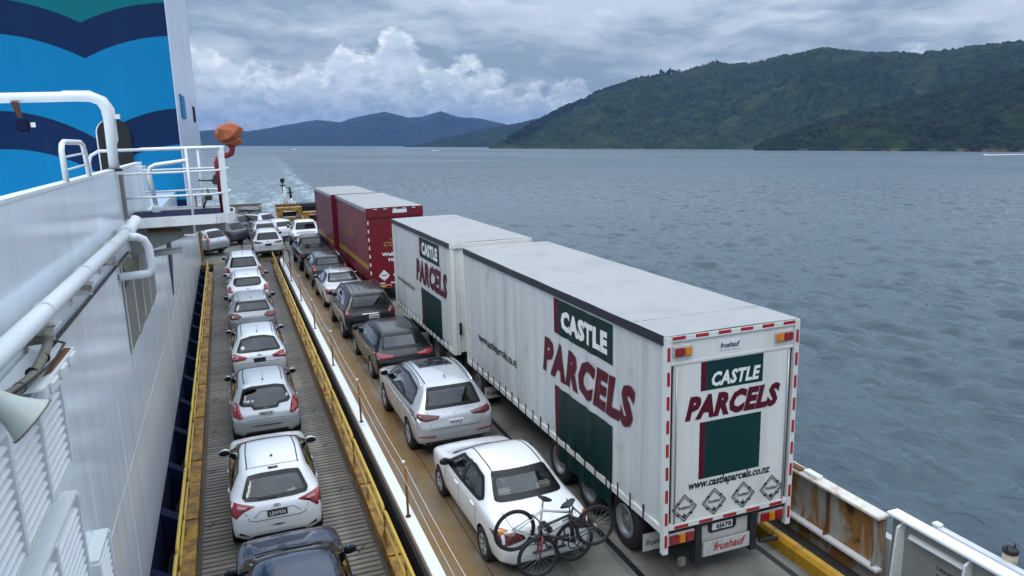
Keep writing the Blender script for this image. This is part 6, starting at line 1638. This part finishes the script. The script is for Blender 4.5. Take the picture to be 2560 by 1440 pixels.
c.both('reflector', 'rear', [(.48, .54), (.86, .58), (.86, .61), (.48, .57)], 'lamp_red', rnd=.1, off=.012)
c.line('bumper_crease', 'rear', [(-.85, .60), (0, .57), (.85, .60)], .014, 'paint_grey_light'); c.patch('diffuser', 'rear', [(-.55, .36), (.55, .36), (.5, .44), (-.5, .44)], 'plastic_black', rnd=.1, off=.009)
p = dict(L=4.9, W=1.82, H=1.54, paint=BLACK, tail=(.66, .93), gl0=(.22, 1.01), gl1=(.78, 1.42), wt=(2.75, 1.47), wb=(3.6, 1.02), hood=.94, nose=.60, bz=.22, rw=.575, lamp='wing', badge='H', axles=(1.0, 3.75), wr=.33, belt=[(0, 1.0), (3.2, .95), (4.9, .82)], glass='glass_dark', plate=0, handle='chrome')
c = suv('low black wagon ahead of the silver SUV', 4.46, 20.95, p, 'station_wagon', False, R(.6)); c.rails(.56, .9, 2.7, 'plastic_black', .02)
c.both('lamp_lens', 'rear', [(.78, .93), (.88, .93), (.86, .97)], 'lamp_white', rnd=.1, off=.016)
p = dict(L=4.75, W=1.87, H=1.85, paint=BLACK, tail=(.80, 1.08), gl0=(.13, 1.20), gl1=(.32, 1.70), wt=(2.95, 1.74), wb=(3.65, 1.25), hood=1.13, nose=.75, bz=.36, rw=.63, lamp='box', lamp_m='lamp_dark', axles=(.95, 3.65), wr=.38, belt=[(0, 1.18), (3.2, 1.13), (4.8, 1.02)], rail='plastic_black', plate=0, winw=1.04)
c = suv('tall black SUV with roof rails and a chrome tailgate bar', 4.36, 26.1, p, 'suv', False, R(.5))
c.patch('chrome_bar', 'rear', [(-.30, .985), (.34, .985), (.34, 1.02), (-.30, 1.02)], 'chrome', rnd=0, off=.012); c.plate(.90, '5VD8', x=.12); c.patch('spare_lamp', 'rear', [(.66, 1.02), (.74, 1.02), (.74, 1.10), (.66, 1.10)], 'lamp_white', rnd=.5, off=.012)
for k in range(5): c.line('roof_groove', 'top', [(-.44 + k * .22, .55), (-.44 + k * .22, 2.7)], .02, 'plastic_black', off=.004)
p = dict(L=4.8, W=1.80, H=1.47, paint=SILVER2, shelf=1, trim='interior_light', wr=.32, axles=(1.0, 3.75), rw=.56, belt=[(0, .98), (3.3, .93), (4.8, .78)],
         st=[(0.0, .70, .46, .82), (.03, .88, .32, .90), (.12, 1.0, .24, .95), (.45, 1.035, .22, .98), (.78, 1.05, .22, .99), (1.38, 1.38, .22, .995, .92), (1.55, 1.42, .22, 1.0, .96), (2.1, 1.465, .22, 1.0), (2.65, 1.42, .22, 1.0, .97), (3.5, 1.0, .22, .985), (3.66, .965, .22, .98), (4.2, .88, .22, .95), (4.6, .76, .25, .88), (4.77, .62, .28, .8), (4.8, .55, .36, .68)])
c = Car('sedan', 'silver sedan between the tall black SUV and the dark grey crossover', 4.34, 31.6, 0, p, R(.5))
c.patch('rear_window', 'rear', [(-.64, 1.085), (.64, 1.085), (.52, 1.38), (-.52, 1.38)], 'glass_clear', rnd=.15)
c.both('side_window', 'left', [(1.15, 1.05), (1.3, .995), (2.3, .965), (3.3, .95), (3.1, 1.04), (2.55, 1.33), (1.9, 1.37), (1.5, 1.31)], 'glass_dark', rnd=.2); c.patch('windscreen', 'front', [(-.66, 1.03), (.66, 1.03), (.54, 1.36), (-.54, 1.36)], 'glass_dark')
c.both('tail_lamp', 'rear', [(.44, .80), (.84, .74), (.84, .92), (.52, .93)], 'lamp_red', rnd=.15, off=.012); c.mirror(3.1, 1.0); c.handles((1.6, 2.5), .85); c.antenna(1.6, .06); roof_ditch(c, .47, 1.45, 2.6); door_lines(c, (1.45, 2.4, 3.3), .3, .92)
p = dict(L=4.4, W=1.79, H=1.60, paint=DARKG, lamp='box', plate=0, wb=(3.35, 1.08), wt=(2.55, 1.52), gl1=(.48, 1.49), axles=(.82, 3.45), rail='chrome')
c = suv('dark grey crossover behind the black pickup truck', 4.34, 36.7, p, 'crossover', False, R(.5)); c.antenna(.75, .12)
def pickup(label, x, yr, col, tray, H=1.80, rz=0.0):
    L, W = 5.35, 1.87
    p = dict(L=L, W=W, H=H, paint=col, wr=.39, axles=(1.15, 4.35), rw=.60, belt=[(0, 1.16), (3.5, 1.14), (5.3, 1.04)],
             st=[(0.0, .98, .62, .90), (.04, 1.12, .52, .97), (.10, 1.155, .48, .985), (.8, 1.16, .42, 1.0), (1.60, 1.165, .42, 1.0), (1.75, 1.20, .42, 1.0), (1.90, H - .12, .42, 1.0, .97), (2.05, H - .05, .42, 1.0), (2.7, H, .42, 1.0), (3.35, H - .06, .42, 1.0, .98), (4.05, 1.22, .42, .99), (4.2, 1.18, .42, .985), (4.8, 1.12, .42, .96), (5.15, 1.0, .46, .92), (5.32, .85, .5, .86), (5.35, .75, .56, .74)])
    c = Car('pickup_truck', label, x, yr, 0, p, rz)
    c.patch('rear_window', 'rear', [(-.66, 1.27), (.66, 1.27), (.56, H - .13), (-.56, H - .13)], 'glass_dark', rnd=.12)
    c.both('side_window', 'left', [(2.0, 1.25), (3.75, 1.20), (3.25, H - .14), (2.15, H - .14)], 'glass_dark', rnd=.15); c.patch('windscreen', 'front', [(-.68, 1.25), (.68, 1.25), (.56, H - .1), (-.56, H - .1)], 'glass_dark')
    c.patch('tray_cover', 'top', [(-.74, .16), (.74, .16), (.74, 1.66), (-.74, 1.66)], tray, rnd=.08, off=.02)
    c.both('tail_lamp', 'rear', [(.74, .78), (.90, .78), (.90, 1.08), (.76, 1.08)], 'lamp_red', rnd=.12, off=.012); c.mirror(3.65, 1.32, size=(.22, .20)); c.handles((2.4, 3.1), 1.02); roof_ditch(c, .5, 2.1, 3.2); door_lines(c, (2.0, 2.85, 3.7), .6, 1.14)
    c.plate(.72, None, 'plate_black'); return c
pickup('black pickup truck with a covered tray beside the red trailer', 4.28, 41.6, BLACK, 'plastic_black', 1.80, R(.5))
c = pickup('white pickup truck with a pale tray cover near the stern', 4.66, 49.4, WHITE, 'paint_white', 1.86, R(.5))

for c_ in CARS: c_.finish()
CARS.clear()
# ---- stern deck
c = suv('white SUV stopped at the head of the ramp, rear facing the viewer', 2.08, 48.2, dict(L=4.7, W=1.81, H=1.68, paint=WHITE, lamp='wing', lamp_m='lamp_dark', pm='plate_black', winw=1.0), 'suv', False, R(0)); c.antenna(.8, .05)
suv('silver hatchback directly in front of the white SUV at the stern', 2.30, 55.0, dict(L=4.2, W=1.74, H=1.52, paint=SILVER2, plate=0, wb=(3.2, 1.05), wt=(2.4, 1.45), gl1=(.46, 1.42), gl0=(.17, 1.02), bz=.22, wr=.31, hood=.95, axles=(.75, 3.3), rail='plastic_black', belt=[(0, 1.02), (3, .98), (4.2, .85)]), 'hatchback', False, R(6))
suv('white hatchback angled beside the white pickup at the stern', 3.75, 55.6, dict(L=4.1, W=1.72, H=1.52, paint=WHITE, plate=0, wb=(3.15, 1.05), wt=(2.35, 1.45), gl1=(.46, 1.42), gl0=(.17, 1.02), bz=.22, wr=.31, hood=.95, axles=(.72, 3.2), belt=[(0, 1.02), (3, .98), (4.2, .85)]), 'hatchback', False, R(24))
suv('silver SUV with tall tail lamps parked askew by the end of the white wall', -.74, 51.2, dict(L=4.55, W=1.80, H=1.72, paint=SILVER2, lamp='tall', plate=0, rail='plastic_black'), 'suv', False, R(42))
suv('dark grey SUV parked askew ahead of the silver SUV', .62, 55.4, dict(L=4.5, W=1.82, H=1.64, paint=GREY, lamp='wing', lamp_m='lamp_dark', plate=0), 'suv', False, R(46))
suv('charcoal SUV at the stern beyond the dark grey one', 1.25, 60.2, dict(L=4.6, W=1.84, H=1.62, paint=GREY, lamp='wing', plate=0), 'suv', False, R(48))
c = suv('silver wagon with a grey roof box near the stern', 2.95, 60.2, dict(L=4.6, W=1.80, H=1.62, paint=SILVER2, lamp='wing', plate=0, rail='plastic_black'), 'station_wagon', False, R(42))
t = thing('roof_box', 'grey streamlined roof box on the silver wagon', 'roof box', c.t.location + Vector((0, 0, 1.69)), R(42))
bm = bmesh.new(); bmesh.ops.create_cube(bm, size=1)
for v in bm.verts: v.co = Vector((v.co.x * .78 * (.88 if v.co.z > 0 else 1), v.co.y * 2.0 * (.85 if v.co.z > 0 else 1) - .1, .19 + v.co.z * .34))
bmesh.ops.bevel(bm, geom=bm.edges[:], offset=.09, segments=3, affect='EDGES')
b = MB(); b.bm(bm, True); b.build('shell', 'paint_grey', t)
for y in (-.6, .45):
    b = MB(); b.box(-.62, .62, y - .03, y + .03, -.03, .03); b.build('cross_bar', 'plastic_black', t)

# ------------------------------------------------------------------ bicycles on the sedan
def bicycle(label, ca, cb, frame, fork, loc_y, flip, bar_tilt, seat_on):
    """ca: rear wheel centre, cb: front wheel centre (x, z) in the plane across the car"""
    t = thing('bicycle', label, 'bicycle', (ca[0], loc_y, ca[1])); of = (ca[0], loc_y, ca[1])
    A = Vector((ca[0], loc_y, ca[1])); B = Vector((cb[0], loc_y, cb[1]))
    ax = (B - A).normalized(); upv = Vector((-ax.z, 0, ax.x))
    if upv.z < 0: upv = -upv
    wb = (B - A).length; r = .325
    def P(u, v, d=0.0): return A + ax * u + upv * v + Vector((0, d, 0))
    for c0, nm in ((A, 'rear'), (B, 'front')):
        b = MB(); b.tube([c0 + Vector((r * math.cos(a), 0, r * math.sin(a))) for a in np.linspace(0, 2 * math.pi, 33)[:-1]], .026, 8, closed=True)
        w_ = b.build('wheel', 'tyre', t, off=of)
        b = MB(); b.tube([c0 + Vector(((r - .03) * math.cos(a), 0, (r - .03) * math.sin(a))) for a in np.linspace(0, 2 * math.pi, 33)[:-1]], .011, 6, closed=True); b.build('rim', 'rim_dark', w_, off=of)
        b = MB()
        for k in range(18):
            a = 2 * math.pi * k / 18; b.tube([c0 + Vector((.02 * math.cos(a + 1.2), .02 * (-1) ** k, .02 * math.sin(a + 1.2))), c0 + Vector(((r - .03) * math.cos(a), 0, (r - .03) * math.sin(a)))], .0022, 4, caps=False)
        b.tube([c0 + Vector((0, -.05, 0)), c0 + Vector((0, .05, 0))], .022, 8); b.build('spokes', 'alu', w_, off=of)
    bb = P(wb * .42, -.05); st = P(wb * .30, .46); hd = P(wb * .80, .46); hb_ = P(wb * .83, .34)
    b = MB()
    for p0, p1, rr in ((bb, st, .022), (st - (st - bb) * .12, hd, .022), (bb, hb_, .027), (hd, hb_, .026)): b.tube([p0, p1], rr, 8)
    for d in (-.045, .045): b.tube([A + Vector((0, d, 0)), bb + Vector((0, d * .6, 0))], .011, 6); b.tube([A + Vector((0, d, 0)), st - (st - bb) * .14 + Vector((0, d * .4, 0))], .009, 6)
    b.build('frame', frame, t, off=of)
    b = MB(); b.tube([hd, hb_ + (hb_ - hd) * .3], .02, 8)
    for d in (-.055, .055): b.tube([hb_ + (hb_ - hd) * .3 + Vector((0, d, 0)), B + Vector((0, d, 0))], .016, 6)
    b.tube([hb_ + (hb_ - hd) * .3 + Vector((0, -.06, 0)), hb_ + (hb_ - hd) * .3 + Vector((0, .06, 0))], .018, 6); b.build('fork', fork, t, off=of)
    b = MB(); sp_ = P(wb * .275, .56); b.tube([st, sp_], .014, 8); b.build('seat_post', 'alu', t, off=of)
    bm = bmesh.new(); bmesh.ops.create_icosphere(bm, subdivisions=2, radius=1); b = MB()
    for v in bm.verts:
        q = v.co.copy(); wd = .085 * (1 - .62 * max(0, q.x)); v.co = sp_ + ax * (q.x * .14 + .02) + Vector((0, q.y * wd, 0)) + upv * (q.z * .035 + .03 + .02 * (q.x < -.5))
    b.bm(bm, True); b.build('saddle', 'skin_saddle', t, off=of)
    hs = P(wb * .79, .55); b = MB(); b.tube([hd, hs], .016, 8)
    b.tube([hs + Vector((0, -.27, 0)) + ax * bar_tilt, hs + Vector((0, -.08, 0)), hs + Vector((0, .08, 0)), hs + Vector((0, .27, 0)) + ax * bar_tilt], .013, 8); b.build('handlebar', 'bike_black', t, off=of)
    b = MB(); b.tube([bb + Vector((.095 * math.cos(a), -.05, .095 * math.sin(a))) for a in np.linspace(0, 2 * math.pi, 17)[:-1]], .012, 6, closed=True); b.tube([bb + Vector((0, -.06, 0)), bb + Vector((.12, -.06, -.12))], .012, 6); b.tube([bb + Vector((0, .06, 0)), bb + Vector((-.12, .06, .12))], .012, 6)
    b.cbox(bb.x + .08, bb.x + .17, loc_y - .14, loc_y - .06, bb.z - .14, bb.z - .11, .006); b.build('crankset', 'bike_black', t, off=of)
    return t
BK = [(3.68, 1.12), (4.69, .71), (4.96, 1.04), (3.97, .72), 10.03, 9.80]
bicycle('white framed bicycle nearer the sedan boot, rear wheel on the left', BK[0], BK[1], 'bike_white', 'bike_black', BK[4], 1, .02, True)
bicycle('black bicycle with a red fork hung outermost on the boot rack', BK[2], BK[3], 'bike_black', 'bike_red', BK[5], 1, .02, True)
t = thing('bike_rack', 'black strap-on bicycle rack on the boot of the white sedan', 'bike rack', (4.4, 10.3, .6)); of = (4.4, 10.3, .6)
b = MB()
for x in (4.18, 4.62):
    b.tube([(x, 10.34, .45), (x, 10.22, .72), (x, 10.28, .95), (x, 10.02, 1.14), (x, 9.72, 1.16)], .016, 8)
b.tube([(4.1, 10.22, .72), (4.7, 10.22, .72)], .014, 8); b.tube([(4.1, 10.34, .46), (4.7, 10.34, .46)], .02, 8); b.build('arms', 'bike_black', t, off=of)
b = MB()
for x in (4.16, 4.64): b.cbox(x - .04, x + .04, 9.74, 9.84, 1.12, 1.2, .01); b.cbox(x - .04, x + .04, 9.94, 10.04, 1.1, 1.18, .01)
b.build('cradles', 'plastic_black', t, off=of)

# ------------------------------------------------------------------ pines on the shoulder of the big hill
def tree_mesh(seed, h, w, taper):
    rng = random.Random(seed); b = MB()
    for k in range(190):
        v = rng.random(); z = h * (.14 + .86 * v); rad = w * ((1 - v) ** taper * .9 + .06) * math.sqrt(rng.random()) * 1.1; a = rng.random() * 6.283
        c0 = Vector((rad * math.cos(a), rad * math.sin(a), z)); s_ = rng.uniform(.5, 1.3) * w * .30
        n_ = Vector((rng.gauss(0, 1), rng.gauss(0, 1), rng.gauss(0, 1) + .6)).normalized(); u_ = n_.orthogonal().normalized(); w_ = n_.cross(u_)
        b.add([c0 + u_ * s_, c0 + w_ * s_ * .8, c0 - u_ * s_ * .9, c0 - w_ * s_ * .7 - Vector((0, 0, s_ * .4))], [(0, 1, 2, 3)])
    return b
mat('pine_foliage', (.016, .030, .022), .9, var=.35, vs=.2, spec=.1); mat('pine_trunk', (.10, .09, .085), .9, var=.2, vs=.4, spec=.1)
crowns = []; trunks = []
for i, (h, w, tp) in enumerate(((30, 11, .5), (24, 10, .45), (36, 8.5, .75), (20, 12, .4))):
    cm = tree_mesh(40 + i, h, w, tp); me = bpy.data.meshes.new('crown'); me.from_pydata(cm.v, [], cm.f); me.materials.append(MATS['pine_foliage']); crowns.append(me)
    b = MB(); b.tube([(0, 0, -4), (.3, 0, h * .5), (0, 0, h * .93)], .9, 6, r2=.25); me = bpy.data.meshes.new('trunk'); me.from_pydata(b.v, [], b.f); me.materials.append(MATS['pine_trunk']); trunks.append(me)
random.seed(77)
spots = []
px = 1240
while px < 1646:
    spots.append((px, .995 if px > 1330 else .97)); px += random.uniform(5.0, 9.5)
px = 1650
while px < 1700: spots.append((px, 1.0)); px += random.uniform(4, 7)
for q in (1706, 1714, 1722, 1730, 1738, 1745, 1752, 1758, 1764, 1770, 1776, 1780, 1786, 1790, 1797, 1806, 1838, 1846, 1851, 1855, 1860, 1868, 1873, 1878): spots.append((q, 1.0))
for i, (px, fr) in enumerate(spots):
    a, _ = sea_az_el(px, 250); d = float(np.interp(a, AZ3, DR3)); h = float(np.interp(a, AZ3, HR3))
    big = (1640 < px < 1700) or (1765 < px < 1795)
    for row in ((0,) if px > 1640 else (0, 1, 2)):
        dd_ = d - 10 - row * random.uniform(60, 130); frac = (dd_ - (d - 10)) / max(60, (d - 3900))
        hh = h * (1 + frac * .95) - 6
        a2 = a + random.uniform(-.0015, .0015) * row
        if hh < 6: continue
        near_shape = i % 4
        isl = 'in the lone pair right of the saddle' if 1836 < px < 1880 else 'in the tall clump on the ridge' if px >= 1640 else 'in the dark plantation on the left slope'
        t = bpy.data.objects.new('pine_tree', None); COL.objects.link(t); tag(t, 'dark pine ' + isl + ' of the big hill', 'tree', 'pines %s' % isl)
        s_ = random.uniform(.40, 1.0) * (1.2 if big else .55)
        P = Vector(SEA_O) + Vector(SEA_X) * (dd_ * math.sin(a2)) + Vector(SEA_Y) * (dd_ * math.cos(a2)) + Vector(SEA_UP) * hh
        t.location = P; t.scale = (s_, s_, s_); t.rotation_euler = (0, 0, random.random() * 6)
        k = near_shape
        for nm, me in (('crown', crowns[k]), ('trunk', trunks[k])):
            o = bpy.data.objects.new(nm, me); COL.objects.link(o); o.parent = t

# ------------------------------------------------------------------ small craft far out
def on_sea(px, py):
    r = ray(px, py); k = -SEA_D / (r @ SEA_UP); return Vector(np.array([0, 0, CH]) + r * k)
def boat(label, px, py, heading, Ls, wake):
    P = on_sea(px, py); t = thing('motor_boat', label, 'boat', P, heading)
    b = MB(); h = Ls / 2
    b.prism([(-h, -Ls * .15, -.2), (h * .6, -Ls * .15, -.2), (h, 0, -.1), (h * .6, Ls * .15, -.2), (-h, Ls * .15, -.2)], (0, 0, Ls * .16)); b.build('hull', 'print_white', t)
    b = MB(); b.prism([(-h * .5, -Ls * .11, Ls * .16 - .2), (h * .3, -Ls * .11, Ls * .16 - .2), (h * .1, -Ls * .10, Ls * .3), (-h * .45, -Ls * .10, Ls * .3)], (0, Ls * .22, 0)); b.build('cabin', 'print_white', t)
    if wake:
        b = MB(); vs = []; n = 24; random.seed(int(px))
        for i in range(n + 1):
            x = h * .6 - wake * i / n; w_ = Ls * .2 + wake * .05 * i / n
            z = .7 * (1 - i / n) + .25 * random.random() + .1
            vs += [(x, -w_ * random.uniform(.7, 1.1), .05), (x, 0, z), (x, w_ * random.uniform(.7, 1.1), .05)]
        b.add(vs, [q for i in range(n) for q in ((i * 3, i * 3 + 1, i * 3 + 4, i * 3 + 3), (i * 3 + 1, i * 3 + 2, i * 3 + 5, i * 3 + 4))], True)
        o = b.build('wake_foam', 'foam_white', t)
boat('speedboat trailing white foam at the right edge below the headland', 2462, 388, R(150), 9, 95)
boat('small white boat with a short wake below the middle of the far hills', 1082, 377, R(185), 10, 26)
boat('tiny white boat left of centre below the far mountain range', 738, 374, R(10), 10, 40)
P = on_sea(1312, 379); t = thing('channel_marker', 'small pale channel marker standing in the water off the main hill', 'marker', P)
b = MB(); b.tube([(0, 0, -1), (0, 0, 3.4)], .5, 8, r2=.25); b.build('post', 'print_white', t); b = MB(); b.prism([(-.8, -.8, 3.4), (.8, -.8, 3.4), (.8, .8, 3.4), (-.8, .8, 3.4)], (0, 0, 1.1)); b.build('head', 'lamp_red', t)

# ------------------------------------------------------------------ haze: the damp air over the sound
def build_haze():
    b = MB(); b.box(-20500, 20500, -20500, 20500, -3.5, 760)
    mt = bpy.data.materials.new('haze'); mt.use_nodes = True
    t = mt.node_tree; t.nodes.clear()
    pv = t.nodes.new('ShaderNodeVolumePrincipled'); out = t.nodes.new('ShaderNodeOutputMaterial')
    pv.inputs['Color'].default_value = (.22, .43, .92, 1); pv.inputs['Density'].default_value = 2.9e-5
    pv.inputs['Anisotropy'].default_value = 0.0
    t.links.new(pv.outputs[0], out.inputs['Volume'])
    o = b.build('haze', mt); o.matrix_world = SEA_MAT
    tag(o, 'thin blue haze in the air over the sound', kind='stuff')
    o.display_type = 'WIRE'
build_haze()
